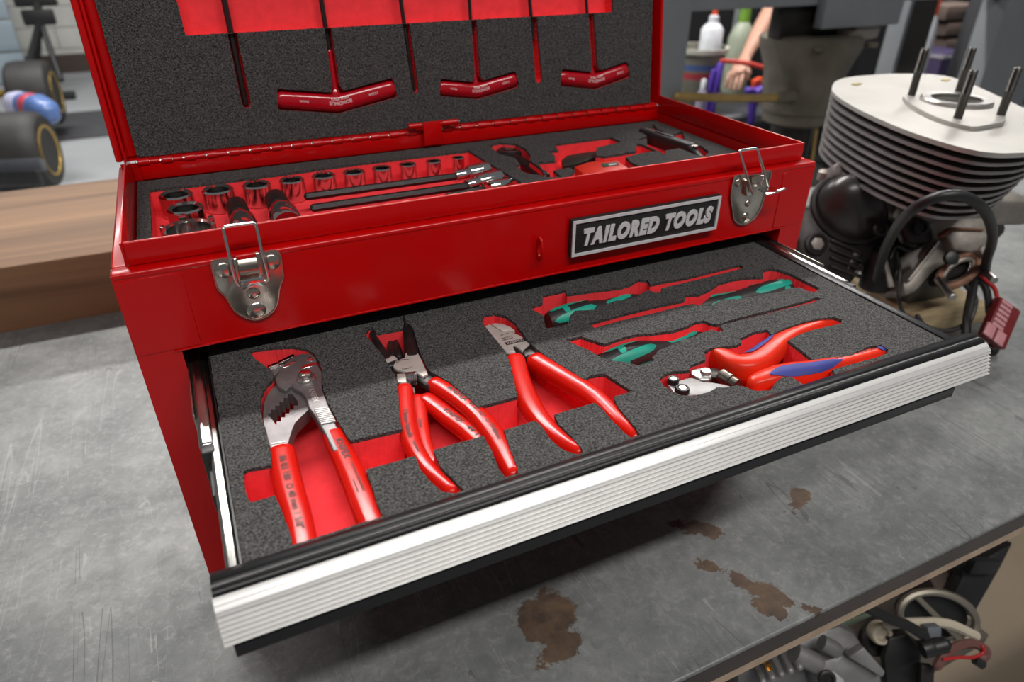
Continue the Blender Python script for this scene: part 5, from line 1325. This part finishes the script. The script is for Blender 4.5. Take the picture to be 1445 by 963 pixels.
wire('brown_hose', [PD(*q, 0.70) for q in cc(ZU2, (1010, 640), (1050, 580), (1120, 540), (1190, 530), (1245, 560), (1250, 590), (1215, 620))], 0.0050, mat('brown_hose_rubber', (0.14, 0.06, 0.05), 0.35), ub, n=5)
wire('thin_red_wire', [PD(*q, 0.695) for q in cc(ZU2, (1040, 610), (1120, 600), (1190, 600), (1240, 575), (1235, 545))], 0.0018, mat('red_lead_jacket', (0.40, 0.015, 0.015), 0.4), ub, n=5)
a, b = PD(*cc(ZU2, (1195, 612))[0], 0.695), PD(*cc(ZU2, (1240, 640))[0], 0.695)
cyl('wire_plug', a, b, 0.0045, RUBBER, ub)
up_('lower_bracket', [(930, 640), (1000, 650), (990, 800), (920, 800)], 0.71, 0.01, DKCAST, 0.002)
# flywheel ring leaning behind
fw = thing('flywheel_ring', 'thin metal ring leaning behind the spare engine under the bench', 'ring')
fc_ = PD(*cc(ZU2, (1010, 400))[0], 0.80); fe1 = PD(*cc(ZU2, (1190, 470))[0], 0.80) - fc_; fe2 = PD(*cc(ZU2, (1080, 290))[0], 0.80) - fc_
wire('rim', [fc_ + fe1 * math.cos(a) + fe2 * math.sin(a) for a in [2 * math.pi * k / 40 for k in range(41)]], 0.0048, mat('worn_ring_steel', (0.30, 0.27, 0.22), 0.4, 0.8), fw, n=1, seg=8, up=VW, cap=False)
prism('disc', [fc_ - VW * 0.01 + (fe1 * math.cos(a) + fe2 * math.sin(a)) * 0.93 for a in [2 * math.pi * k / 40 for k in range(40)]], -VW * 0.006, RUBBER, fw)
for q in ((900, 300), (1050, 420)):
    pass
obox('spoke', fc_, (fe1 - fe2 * 0.6) * 0.9, VW * 0.003, (fe2 + fe1).normalized() * 0.004, mat('worn_ring_steel', (0.30, 0.27, 0.22), 0.4, 0.8), fw, 0.001)
up2 = thing('striped_duct', 'brown corrugated duct behind the ring under the bench', 'duct')
a, b = PD(*cc(ZU2, (950, 255))[0], 0.87), PD(*cc(ZU2, (1120, 200))[0], 0.87)
prof = []
Ld = (b - a).length; k = 0
while k * 0.005 < Ld: prof += [(k * 0.005, 0.026), (k * 0.005 + 0.0025, 0.0285)]; k += 1
obj('hose', lathe_bm(prof, a, b - a, 28), mat('brown_duct', (0.13, 0.10, 0.085), 0.6), up2, True)
br = thing('black_bracket', 'black angular steel bracket hanging under the bench at right', 'bracket')
prism('plate', [PD(u, v, 0.82) for u, v in cc(ZU2, (1130, 165), (1170, 150), (1240, 110), (1395, 20), (1330, 150), (1185, 405), (1080, 310), (1140, 190))], -VW * 0.02, RUBBER, br, bev=0.003)
obox('lug', PD(*cc(ZU2, (1230, 140))[0], 0.81), RV * 0.016, VW * 0.008, Vector((0, 0, 0.012)), LEG, br, 0.003)
bp0 = PZ(1400, 860, ZFLOOR)
tag(obox('cardboard_sheet', Vector((bp0.x + 0.1, bp0.y, ZFLOOR + 0.004)), Vector((0.75, 0, 0)), Vector((0, 0.42, 0)), Vector((0, 0, 0.004)), mat('beige_cardboard', (0.11, 0.085, 0.058), 0.85, 0, 0.1, 4), None, 0.001), 'beige cardboard sheet lying on the floor under the bench', 'cardboard')

# ================================================================== FAR LEFT: RACE CAR AND STAND
TYRE = mat('tyre_rubber', (0.022, 0.021, 0.020), 0.6, 0, 0.2, 12, 0.2, 40)
GOLD = mat('gold_wheel_paint', (0.46, 0.30, 0.06), 0.35, 0.6, 0.1, 12)
car = thing('race_car', 'small open wheel race car with gold wheels and blue red bodywork at far left', 'race car')
def wheel(px_c, d, r, wdt, axis):
    c = PD(*px_c, d); axis = Vector(axis).normalized()
    wl = bpy.data.objects.new('wheel', None); link(wl, car)
    lathe('tyre', [(-wdt / 2, r * 0.62), (-wdt / 2, r * 0.86), (-wdt * 0.42, r * 0.97), (-wdt * 0.25, r), (wdt * 0.25, r), (wdt * 0.42, r * 0.97), (wdt / 2, r * 0.86), (wdt / 2, r * 0.62)], c, axis, TYRE, wl, 40)
    lathe('rim', [(wdt * 0.30, r * 0.2), (wdt * 0.36, r * 0.5), (wdt * 0.51, r * 0.58), (wdt * 0.52, r * 0.64), (wdt * 0.46, r * 0.64)], c, axis, GOLD, wl, 36)
    t_ = axis.orthogonal().normalized(); b_ = axis.cross(t_)
    for k in range(10):
        a = k * math.pi / 5; dd = t_ * math.cos(a) + b_ * math.sin(a)
        obox('spoke', c + axis * wdt * 0.46 + dd * r * 0.36, dd * r * 0.24, axis * 0.008, axis.cross(dd) * r * 0.055, GOLD, wl, 0.003)
    return c
c1 = wheel((26, 215), 3.62, 0.205, 0.30, RV * 0.97 - FV * 0.25)
c2 = wheel((50, 132), 4.75, 0.215, 0.26, RV * 0.93 - FV * 0.36)
# nose bodywork between the wheels
BLUEB = mat('blue_body_paint', (0.10, 0.18, 0.42), 0.3, 0, 0.1, 6, coat=0.3)
REDB = mat('red_body_stripe', (0.55, 0.06, 0.08), 0.3, 0, 0.1, 6, coat=0.3)
PALEB = mat('pale_body_stripe', (0.55, 0.55, 0.75), 0.3, 0, 0.1, 6, coat=0.3)
A_, B_ = PD(26, 152, 4.1), PD(66, 158, 3.98)
for k, (f0, f1, m_) in enumerate(((0.0, 0.3, PALEB), (0.3, 0.45, BLUEB), (0.45, 0.62, REDB), (0.62, 1.0, BLUEB))):
    Sweep([A_.lerp(B_, f0), A_.lerp(B_, (f0 + f1) / 2) + Vector((0, 0, 0.006)), A_.lerp(B_, f1)], 0.07, [0.092 - 0.02 * f0, 0.09, 0.092 - 0.02 * f1], n=3, power=2.5).build('body_panel', m_, car, 18, cap=(k in (0, 3)))
wire('axle', [PD(-30, 135, 4.5), PD(0, 133, 4.6), PD(30, 131, 4.75)], 0.025, GOLD, car, n=2)
wire('axle', [PD(-60, 215, 3.6), PD(-20, 215, 3.62), PD(20, 215, 3.62)], 0.03, TYRE, car, n=2)
a, b = PD(-40, 238, 3.35), PD(62, 232, 3.35)
obox('floor_tray', (a + b) / 2, (b - a) / 2, VW * 0.02, Vector((0, 0, 0.03)), mat('grey_tray', (0.10, 0.105, 0.12), 0.4), car, 0.008)
a, b = PD(-40, 255, 3.3), PD(58, 252, 3.3)
obox('diffuser', (a + b) / 2, (b - a) / 2, VW * 0.02, Vector((0, 0, 0.035)), RUBBER, car, 0.008)
mt = PZ(110, 160, ZFLOOR)
tag(obox('rubber_mat', Vector((mt.x + 0.55, mt.y - 0.45, ZFLOOR + 0.006)), Vector((0.75, 0, 0)), Vector((0, 0.45, 0)), Vector((0, 0, 0.006)), mat('dark_mat', (0.045, 0.045, 0.05), 0.8, 0, 0.1, 10), None, 0.003), 'dark rubber mat on the floor beside the race car', 'mat')
ts = thing('tripod_stand', 'black folding stand with leaning legs before the white wall', 'stand')
STB = mat('black_stand_steel', (0.015, 0.015, 0.016), 0.5, 0.2)
dts = 5.9
hub = PD(56, 28, dts)
wire('column', [PD(47, -40, dts), PD(50, -10, dts), hub], 0.035, STB, ts, n=2)
for q, d_ in (((86, 112), 5.9), ((52, 105), 6.2), ((38, 100), 5.6)):
    f = PD(*q, d_); f.z = max(f.z, ZFLOOR + 0.05)
    wire('leg', [hub, hub.lerp(f, 0.5), f], 0.026, STB, ts, n=2)
    obox('foot', Vector((f.x, f.y, ZFLOOR + 0.03)), Vector((0.07, 0, 0)), Vector((0, 0.05, 0)), Vector((0, 0, 0.03)), STB, ts, 0.01)
obox('hub', hub + Vector((0, 0, 0.02)), Vector((0.12, 0, 0)), Vector((0, 0.05, 0)), Vector((0, 0, 0.06)), STB, ts, 0.015)
a = PD(50, 0, dts)
obox('clamp', a, Vector((0.16, 0, 0)), Vector((0, 0.05, 0)), Vector((0, 0, 0.05)), STB, ts, 0.015)

# ================================================================== BACK RIGHT: PRESS, CLUTTER AND MECHANIC
GREYP = mat('grey_machine_paint', (0.20, 0.215, 0.23), 0.5, 0, 0.06, 4)
prs = thing('shop_press', 'grey steel shop press frame with cast ram housing behind the toolbox', 'press')
yp = 1.22
def colx(u0, u1, v, y): return PY(u0, v, y).x, PY(u1, v, y).x
x0, x1 = colx(932, 979, 0, yp)
box('upright', (x0 - 0.04, yp, ZFLOOR), (x1, yp + 0.09, 0.45), GREYP, prs, 0.004)
xr0, xr1 = colx(1424, 1500, 0, yp)
box('upright', (xr0, yp, ZFLOOR), (xr1, yp + 0.09, 0.45), GREYP, prs, 0.004)
zb1 = PY(1075, 12, yp).z
box('crossbeam', (x1 + 0.0005, yp + 0.005, zb1), (xr0 - 0.0005, yp + 0.085, zb1 + 0.2), GREYP, prs, 0.004)
xh0, xh1 = colx(1164, 1272, 20, yp - 0.03)
zh = PY(1215, 38, yp - 0.03).z
box('hanger_plate', (xh0, yp - 0.03, zh), (xh1, yp + 0.0045, zb1 + 0.15), GREYP, prs, 0.003)
CAST_ = mat('dirty_cast_iron', (0.125, 0.11, 0.085), 0.5, 0.35, 0.35, 9, 0.2, 60)
yr = yp + 0.05
tpc = PY(1150, 48, yr); bpc = PY(1131, 180, yr)
axis_x = (tpc.x + bpc.x) / 2 + 0.0
zt_, zb_ = tpc.z, PY(1131, 172, yr).z
rt = (PY(1203, 60, yr).x - PY(1101, 60, yr).x) / 2; rb = (PY(1165, 160, yr).x - PY(1097, 160, yr).x) / 2
Hh = zt_ - zb_
lathe('ram_housing', [(0, rb * 0.78), (Hh * 0.04, rb * 0.94), (Hh * 0.16, rb * 0.96), (Hh * 0.17, rb * 1.02), (Hh * 0.22, rb * 1.03), (Hh * 0.6, rb * 1.14), (Hh * 0.88, rt * 0.98), (Hh * 0.97, rt * 1.0), (Hh * 1.0, rt * 0.9)], (PY(1133, 110, yr).x, yr, zb_), (0, 0, 1), CAST_, prs, 36)
cxr = PY(1133, 110, yr).x
cyl('ram_shaft', (cxr, yr, zb_ - 0.5), (cxr, yr, zb_ + 0.01), rb * 0.62, mat('oily_dark_shaft', (0.03, 0.028, 0.026), 0.35, 0.6), prs, 24)
fpx = PY(1208, 46, yr - 0.02)
lathe('flange', [(0, 0.072), (0.006, 0.086), (0.030, 0.088), (0.032, 0.06)], (fpx.x, yr + 0.01, fpx.z - 0.016), (0, 0, 1), mat('pale_flange_metal', (0.24, 0.225, 0.20), 0.45, 0.4, 0.2, 10), prs, 32)
box('ram_yoke', (cxr - rt * 1.0, yr - 0.02, zb_ + Hh * 0.98), (fpx.x, yr + 0.03, zb1), mat('oily_dark_shaft', (0.03, 0.028, 0.026), 0.35, 0.6), prs, 0.004)
for s_ in (-0.5, 0.75):
    cyl('flange_bolt', (cxr + rt * 1.15 * s_, yr - rt * 0.75, zb_ + Hh * 0.89), (cxr + rt * 1.15 * s_, yr - rt * 0.75, zb_ + Hh * 0.94), 0.018, CAST_, prs, 12)
a, b = PY(955, 136, yp - 0.02), PY(1102, 138, yp - 0.02)
m1 = (a + b) / 2 - Vector((0, 0, 0.003))
BRASSR = mat('ochre_rod', (0.36, 0.24, 0.08), 0.4, 0.3, 0.15, 20)
wire('pump_handle', [a, m1, b], 0.0115, BRASSR, prs, n=4)
cyl('handle_knuckle', b - Vector((0.02, 0, 0)), b + Vector((0.05, 0, 0)), 0.018, CAST_, prs, 14)
a = PY(1153, 176, yr - rb * 0.7); b_ = PY(1144, 235, yr - rb * 0.7)
wire('guide_rod', [a, a.lerp(b_, 0.5), b_, b_ - Vector((0, 0, 0.3))], 0.006, BRASSR, prs, n=2)
bedz = PY(1140, 250, yp).z
box('press_bed', (x1 + 0.0005, yp - 0.03, bedz - 0.5), (xr0 - 0.0005, yp + 0.12, bedz - 0.38), GREYP, prs, 0.004)
xd0, xd1 = colx(1283, 1324, 8, yp + 0.35)
dp = thing('steel_post', 'dark brown steel post with grey edge behind the shop press', 'post')
box('web', (xd0 + 0.02, yp + 0.35, ZFLOOR), (xd1, yp + 0.42, 0.5), mat('dark_brown_paint', (0.032, 0.026, 0.022), 0.6), dp, 0.004)
box('edge', (xd0, yp + 0.345, ZFLOOR), (xd0 + 0.0195, yp + 0.42, 0.5), GREYP, dp, 0.002)

tag(box('floor_shade_sheet', (1.0, 0.75, ZFLOOR), (4.6, 3.25, ZFLOOR + 0.008), mat('black_floor_shade', (0.018, 0.018, 0.018), 0.8, 0, 0.2, 8), None, 0.002), 'large black sheet painting shade on the floor under the shop press', 'mat')  # added black sheet, stands in for the dark shade on the floor
# dark racking behind everything on the right
ry = 3.3
rk = thing('dark_cabinet', 'tall dark steel cabinet closing the background behind the press', 'cabinet')
DKC = mat('near_black_steel', (0.010, 0.010, 0.011), 0.6, 0.1, 0.3, 3)
rx0, rx1 = PY(940, 50, ry).x, PY(1500, 50, ry).x
box('carcass', (rx0 - 0.3, ry, ZFLOOR), (rx1 + 0.6, ry + 0.4, 0.6), DKC, rk, 0.01)
nd = 6
for k in range(nd):
    xa = rx0 - 0.28 + (rx1 - rx0 + 0.86) * k / nd; xb = rx0 - 0.28 + (rx1 - rx0 + 0.86) * (k + 1) / nd
    dd_ = box('door', (xa + 0.008, ry - 0.02, ZFLOOR + 0.05), (xb - 0.008, ry - 0.0005, 0.58), DKC, rk, 0.006)
    box('handle', (xb - 0.06, ry - 0.04, -0.45), (xb - 0.035, ry - 0.021, -0.25), GREYP, dd_, 0.004)
# work table of the mechanic
wy = 2.35
wt = thing('side_table', 'black topped side table in front of the mechanic behind the press', 'table')
wz = PY(1040, 152, wy).z
wx0, wx1 = PY(945, 150, wy).x, PY(1110, 150, wy).x
box('table_top', (wx0 - 0.25, wy - 0.25, wz - 0.04), (wx1 + 0.1, wy + 0.35, wz), mat('grey_black_top', (0.045, 0.045, 0.055), 0.5, 0, 0.3, 6), wt, 0.005)
for lx in (wx0 - 0.2, wx1 + 0.02):
    for ly in (wy - 0.2, wy + 0.28):
        box('leg', (lx, ly, ZFLOOR), (lx + 0.05, ly + 0.05, wz - 0.0405), DKC, wt, 0.004)
def onT(u, v, y): p = PY(u, v, y); return Vector((p.x, y, wz))
bk = thing('bucket', 'off white bucket with red and blue band on the side table', 'bucket')
c = PY(985, 100, 2.38); bb = Vector((c.x - 0.01, 2.38, wz))
topz = PY(990, 66, 2.38).z; r = (PY(1022, 70, 2.38).x - PY(962, 70, 2.38).x) / 2
Hb = topz - wz
lathe('tub', [(0, r * 0.78), (0.005, r * 0.80), (Hb * 0.9, r * 0.97), (Hb * 0.93, r * 1.06), (Hb, r * 1.06), (Hb, r * 0.95), (Hb * 0.9, r * 0.9)], bb, (0, 0, 1), mat('olive_grey_tub', (0.15, 0.145, 0.115), 0.6), bk, 32)
lathe('band', [(0, r * 0.905), (Hb * 0.10, r * 0.925)], bb + Vector((0, 0, Hb * 0.56)), (0, 0, 1), mat('red_band_print', (0.30, 0.03, 0.04), 0.5), bk, 32, False)
lathe('band', [(0, r * 0.935), (Hb * 0.08, r * 0.95)], bb + Vector((0, 0, Hb * 0.70)), (0, 0, 1), mat('blue_band_print', (0.05, 0.09, 0.25), 0.5), bk, 32, False)
lathe('rim', [(0, r * 1.07), (Hb * 0.07, r * 1.08), (Hb * 0.07, r * 0.98)], bb + Vector((0, 0, Hb * 0.94)), (0, 0, 1), mat('pale_rim', (0.42, 0.41, 0.36), 0.6), bk, 32, False)
def bottle(name, label, u, v_bot, v_top, wpx, y, m, capm, z_base=None):
    t_ = thing(name, label, 'bottle', 'bottles behind the press')
    pb = PY(u, v_bot, y); pt = PY(u, v_top, y); r_ = wpx / 2 * (PY(u + 1, v_bot, y).x - PY(u, v_bot, y).x)
    zb0 = pb.z if z_base is None else z_base
    h_ = pt.z - zb0
    lathe('body', [(0, r_ * 0.9), (h_ * 0.03, r_), (h_ * 0.62, r_), (h_ * 0.74, r_ * 0.7), (h_ * 0.80, r_ * 0.42)], (pb.x, y, zb0), (0, 0, 1), m, t_, 24)
    lathe('cap', [(h_ * 0.80, r_ * 0.45), (h_ * 0.98, r_ * 0.42), (h_, r_ * 0.3)], (pb.x, y, zb0), (0, 0, 1), capm, t_, 20)
WHB = mat('white_bottle_plastic', (0.62, 0.64, 0.68), 0.4); ORB = mat('orange_bottle_plastic', (0.65, 0.07, 0.02), 0.4)
GRB = mat('green_label', (0.16, 0.32, 0.04), 0.4); PURP = mat('purple_plastic', (0.07, 0.03, 0.30), 0.45)
bottle('white_bottle', 'white squeeze bottle standing inside the off white bucket', 1001, 72, 22, 24, 2.38, WHB, WHB)
bottle('orange_bottle', 'orange spray bottle behind the bucket beside the grey press upright', 990, 150, 6, 13, 2.52, ORB, ORB, wz)
bottle('clear_green_bottle', 'pale bottle with green label behind the mechanic\'s hands', 1030, 150, 5, 26, 2.66, mat('pale_green_plastic', (0.30, 0.34, 0.26), 0.4), GRB, wz)
bottle('clear_jar', 'small clear topped jar on the side table near purple strap', 988, 152, 112, 12, 2.14, mat('clear_jar_plastic', (0.25, 0.22, 0.30), 0.2), WHB, wz)
pt_ = thing('purple_clamp', 'purple plastic clamp leaning on the side table beside the bucket', 'clamp', 'purple clamps')
Sweep([onT(1005, 140, 2.2) + Vector((0, 0, 0.02)), PY(1010, 115, 2.2), PY(1017, 92, 2.2)], [0.02, 0.024, 0.016], 0.014, n=4, power=3).build('arm', PURP, pt_, 14)
Sweep([onT(1000, 140, 2.2) + Vector((0, 0, 0.02)), PY(1003, 118, 2.2), PY(1008, 100, 2.2)], [0.010, 0.012, 0.008], 0.012, n=4, power=3).build('jaw', PURP, pt_, 14)
pt2 = thing('purple_clamp', 'purple plastic clamp hanging below the mechanic\'s right hand', 'clamp', 'purple clamps')
Sweep([PY(1066, 128, 2.04), PY(1062, 150, 2.04), PY(1060, 172, 2.04)], [0.03, 0.02, 0.014], 0.014, n=4, power=3).build('arm', PURP, pt2, 14)
Sweep([PY(1056, 128, 2.04), PY(1064, 130, 2.04), PY(1074, 126, 2.04)], 0.018, 0.016, n=4, power=3).build('jaw', PURP, pt2, 14)
gt = thing('grey_tool', 'grey hand tool lying on the side table beside purple clamp', 'tool')
Sweep([onT(1015, 135, 2.12) + Vector((0, 0, 0.016)), onT(1035, 133, 2.12) + Vector((0, 0, 0.02)), onT(1060, 130, 2.12) + Vector((0, 0, 0.018))], [0.012, 0.022, 0.012], 0.015, n=4).build('body', mat('mid_grey_plastic', (0.14, 0.14, 0.15), 0.5), gt, 14)
cyl('tip', onT(1005, 137, 2.12) + Vector((0, 0, 0.016)), onT(1016, 135, 2.12) + Vector((0, 0, 0.016)), 0.006, STEEL, gt)
bottle('red_cap_bottle', 'white spray bottle with red collar by the dark post', 1280, 150, -12, 13, 1.75, WHB, ORB)
lathe_b = None
# boxes and bins at top right
cb = thing('cardboard_boxes', 'brown storage box with stacked drawers behind the right press upright', 'storage box')
y_ = 2.3
for k, (v0, v1) in enumerate(((9, 30), (32, 52), (54, 72))):
    p0, p1 = PY(1330, v1, y_), PY(1392, v0, y_)
    dd_ = box('drawer', (p0.x, y_ - 0.01, min(p0.z, p1.z) + 0.004), (p1.x, y_ + 0.2, max(p0.z, p1.z) + 0.012), mat('brown_board', (0.14, 0.10, 0.085), 0.8), cb, 0.004)
    box('drawer_pull', ((p0.x + p1.x) / 2 - 0.03, y_ - 0.02, p0.z + 0.03), ((p0.x + p1.x) / 2 + 0.03, y_ - 0.0101, p0.z + 0.045), DKC, dd_, 0.002)
p0 = PY(1330, 74, y_); p1 = PY(1392, 0, y_)
box('stand', (p0.x - 0.01, y_, ZFLOOR), (p1.x + 0.03, y_ + 0.2, p0.z - 0.001), DKC, cb, 0.004)
bn = thing('black_bin', 'black bin with orange figure and white marks behind right press upright', 'bin')
y_ = 1.62
p0, p1 = PY(1366, 110, y_), PY(1416, 0, y_)
box('body', (p0.x + 0.02, y_, ZFLOOR), (p1.x + 0.02, y_ + 0.12, p1.z + 0.1), mat('charcoal_bin', (0.028, 0.030, 0.034), 0.5), bn, 0.008)
ORP = mat('orange_print', (0.75, 0.16, 0.02), 0.5)
def flatpoly(nm, pts, y, m, parent, th=0.0015): return prism(nm, [PY(u, v, y) for u, v in cc(ZT4, *pts)], (0, -th, 0), m, parent)
flatpoly('orange_figure', [(1195, 215), (1215, 205), (1240, 200), (1245, 165), (1262, 155), (1275, 170), (1265, 200), (1280, 225), (1265, 240), (1195, 235)], y_ - 0.0005, ORP, bn)
flatpoly('orange_patch', [(1215, 280), (1275, 278), (1272, 305), (1215, 318)], y_ - 0.0005, ORP, bn)
for q in ((1222, 170), (1255, 95), (1290, 100), (1320, 104)):
    flatpoly('white_mark', [(q[0] - 9, q[1] - 11), (q[0] + 9, q[1] - 11), (q[0] + 9, q[1] + 9), (q[0] - 9, q[1] + 9)], y_ - 0.0005, mat('pale_print', (0.35, 0.40, 0.46), 0.5), bn)
pv = thing('purple_case', 'dark purple case on the floor stand behind the engine studs', 'case')
y_ = 1.95
p0, p1 = PY(1325, 100, y_), PY(1372, 72, y_)
box('shell', (p0.x, y_, p0.z - 0.35), (p1.x, y_ + 0.2, p1.z), mat('dark_purple_shell', (0.03, 0.02, 0.07), 0.5), pv, 0.015)
box('stand', (p0.x + 0.02, y_ + 0.02, ZFLOOR), (p1.x - 0.02, y_ + 0.18, p0.z - 0.351), DKC, pv, 0.004)
box('lid_edge', (p0.x - 0.005, y_ - 0.005, p1.z - 0.03), (p1.x + 0.005, y_ + 0.205, p1.z - 0.012), mat('pale_grey_trim', (0.22, 0.21, 0.24), 0.5), pv, 0.004)

# ---- mechanic standing at the side table
def person():
    t_ = thing('person', 'person in black clothing working with both hands at the side table', 'person')
    base = PY(1165, 100, 2.78); P = Vector((base.x, 2.78, ZFLOOR + 0.92))
    f = Vector((-0.35, -0.94, 0)).normalized(); sd_ = Vector((-f.y, f.x, 0)); U = Vector((0, 0, 1))     # sd_: figure's left
    V, E, R, K = [], [], [], []
    def add(p, r, kind, par=None):
        V.append(p); R.append(r); K.append(kind)
        if par is not None: E.append((par, len(V) - 1))
        return len(V) - 1
    pel = add(P, (0.155, 0.115), 'trouser')
    sp = add(P + U * 0.17 + f * 0.02, (0.15, 0.11), 'top', pel)
    ch = add(P + U * 0.36 + f * 0.06, (0.165, 0.12), 'top', sp)
    up = add(P + U * 0.48 + f * 0.09, (0.12, 0.095), 'top', ch)
    nk = add(P + U * 0.57 + f * 0.13, (0.055, 0.055), 'skin', up)
    hd0 = add(P + U * 0.66 + f * 0.18, (0.078, 0.09), 'skin', nk)
    hd1 = add(P + U * 0.78 + f * 0.20, (0.075, 0.092), 'skin', hd0)
    for sgn, hand in ((-1, PY(1046, 92, 2.20)), (1, PY(1088, 116, 2.12))):
        sh = add(P + U * 0.46 + f * 0.08 + sd_ * 0.19 * sgn, (0.065, 0.065), 'top', up)
        S0 = V[sh]; el_ = S0.lerp(hand, 0.5) + sd_ * 0.07 * sgn - U * 0.11 - f * 0.02
        ua = add(S0.lerp(el_, 0.5), (0.055, 0.055), 'top', sh)
        el = add(el_, (0.043, 0.043), 'top', ua)
        fa = add(el_.lerp(hand, 0.45), (0.040, 0.040), 'skin', el)
        wr = add(el_.lerp(hand, 0.86), (0.027, 0.027), 'skin', fa)
        d = (hand - el_).normalized(); si = d.cross(U).normalized()
        pm = add(hand + d * 0.01, (0.040, 0.020), 'skin', wr)
        pm2 = add(hand + d * 0.055, (0.038, 0.017), 'skin', pm)
        for k, (o_, L) in enumerate(((-0.030, 0.060), (-0.010, 0.072), (0.011, 0.066), (0.031, 0.052))):
            a0 = add(hand + d * 0.078 + si * o_, (0.0095, 0.0095), 'skin', pm2)
            a1 = add(V[a0] + d * L * 0.5 - U * 0.016, (0.009, 0.009), 'skin', a0)
            add(V[a1] + d * L * 0.25 - U * 0.032, (0.0078, 0.0078), 'skin', a1)
        th0 = add(hand + d * 0.030 - si * 0.045 * sgn * -1 - U * 0.01, (0.012, 0.012), 'skin', pm)
        add(V[th0] + d * 0.035 - U * 0.022, (0.0095, 0.0095), 'skin', th0)
    for sgn in (-1, 1):
        hp__ = add(P - U * 0.06 + sd_ * 0.10 * sgn, (0.095, 0.095), 'trouser', pel)
        kn = add(P - U * 0.45 + sd_ * 0.11 * sgn + f * 0.03, (0.062, 0.062), 'trouser', hp__)
        an = add(P - U * 0.83 + sd_ * 0.11 * sgn - f * 0.02, (0.045, 0.045), 'trouser', kn)
        add(P - U * 0.875 + sd_ * 0.12 * sgn + f * 0.14, (0.040, 0.036), 'trouser', an)
    me = bpy.data.meshes.new('body'); me.from_pydata([tuple(v) for v in V], E, [])
    o = bpy.data.objects.new('body', me); link(o, t_)
    sk_ = o.modifiers.new('skin', 'SKIN'); sk_.use_smooth_shade = True
    if not me.skin_vertices: pass
    for i, r in enumerate(R):
        me.skin_vertices[0].data[i].radius = r; me.skin_vertices[0].data[i].use_root = (i == 0)
    sub = o.modifiers.new('sub', 'SUBSURF'); sub.levels = 2; sub.render_levels = 2
    bpy.context.view_layer.update()
    ev = o.evaluated_get(bpy.context.evaluated_depsgraph_get())
    m2 = bpy.data.meshes.new_from_object(ev)
    o.modifiers.clear(); o.data = m2; m2.name = 'body'
    SKIN = mat('skin', (0.46, 0.25, 0.18), 0.5, 0, 0.06, 30)
    TOP = mat('black_cotton', (0.012, 0.012, 0.014), 0.85, 0, 0.15, 20); TR = mat('charcoal_trousers', (0.018, 0.018, 0.022), 0.85, 0, 0.15, 20)
    m2.materials.clear()
    for m_ in (TOP, SKIN, TR): m2.materials.append(m_)
    idx = {'top': 0, 'skin': 1, 'trouser': 2}
    segs = [(V[a], V[b], K[b] if K[a] != 'skin' or K[b] == 'skin' else K[b]) for a, b in E]
    for p in m2.polygons:
        c = p.center; best, bk_ = 1e9, 'top'
        for a, b, k_ in segs:
            ab = b - a; tt = max(0, min(1, (c - a).dot(ab) / max(1e-9, ab.length_squared))); dd = (a + ab * tt - c).length
            if dd < best: best, bk_ = dd, k_
        p.material_index = idx[bk_]; p.use_smooth = True
    h0 = V[hd1]
    lathe('hair', [(-0.045, 0.094), (0.0, 0.100), (0.045, 0.090), (0.085, 0.055), (0.10, 0.01)], h0 - f * 0.018, U + f * -0.25, mat('dark_hair', (0.03, 0.02, 0.015), 0.7), t_, 24)
    for sgn in (-1, 1):
        dome('eye', h0 - U * 0.05 + f * 0.082 + sd_ * 0.03 * sgn, f, 0.011, 0.006, mat('eye_white', (0.6, 0.6, 0.58), 0.3), t_, 12)
        dome('ear', h0 - U * 0.06 + sd_ * 0.075 * sgn, sd_ * sgn, 0.024, 0.016, SKIN, t_, 12)
    dome('nose', h0 - U * 0.08 + f * 0.085, f - U * 0.2, 0.014, 0.022, SKIN, t_, 12)
    obox('mouth', h0 - U * 0.118 + f * 0.086, sd_ * 0.022, f * 0.004, U * 0.004, mat('lip', (0.35, 0.13, 0.11), 0.5), t_, 0.002)
    # orange handled tool in the hands
    g = thing('orange_tool', 'red and orange hand tool held by the person behind the press', 'tool')
    a, b = PY(1018, 86, 2.16), PY(1092, 100, 2.10)
    Sweep([a, a.lerp(b, 0.5) + U * 0.01, b], [0.006, 0.012, 0.010], 0.010, n=4).build('shaft', mat('red_tool_paint', (0.50, 0.04, 0.03), 0.4), g, 12)
    c = PY(1068, 118, 2.06)
    obox('orange_block', c, Vector((0.022, 0, 0.006)), Vector((0, 0.012, 0)), Vector((-0.004, 0, 0.022)), ORB, g, 0.004)
person()
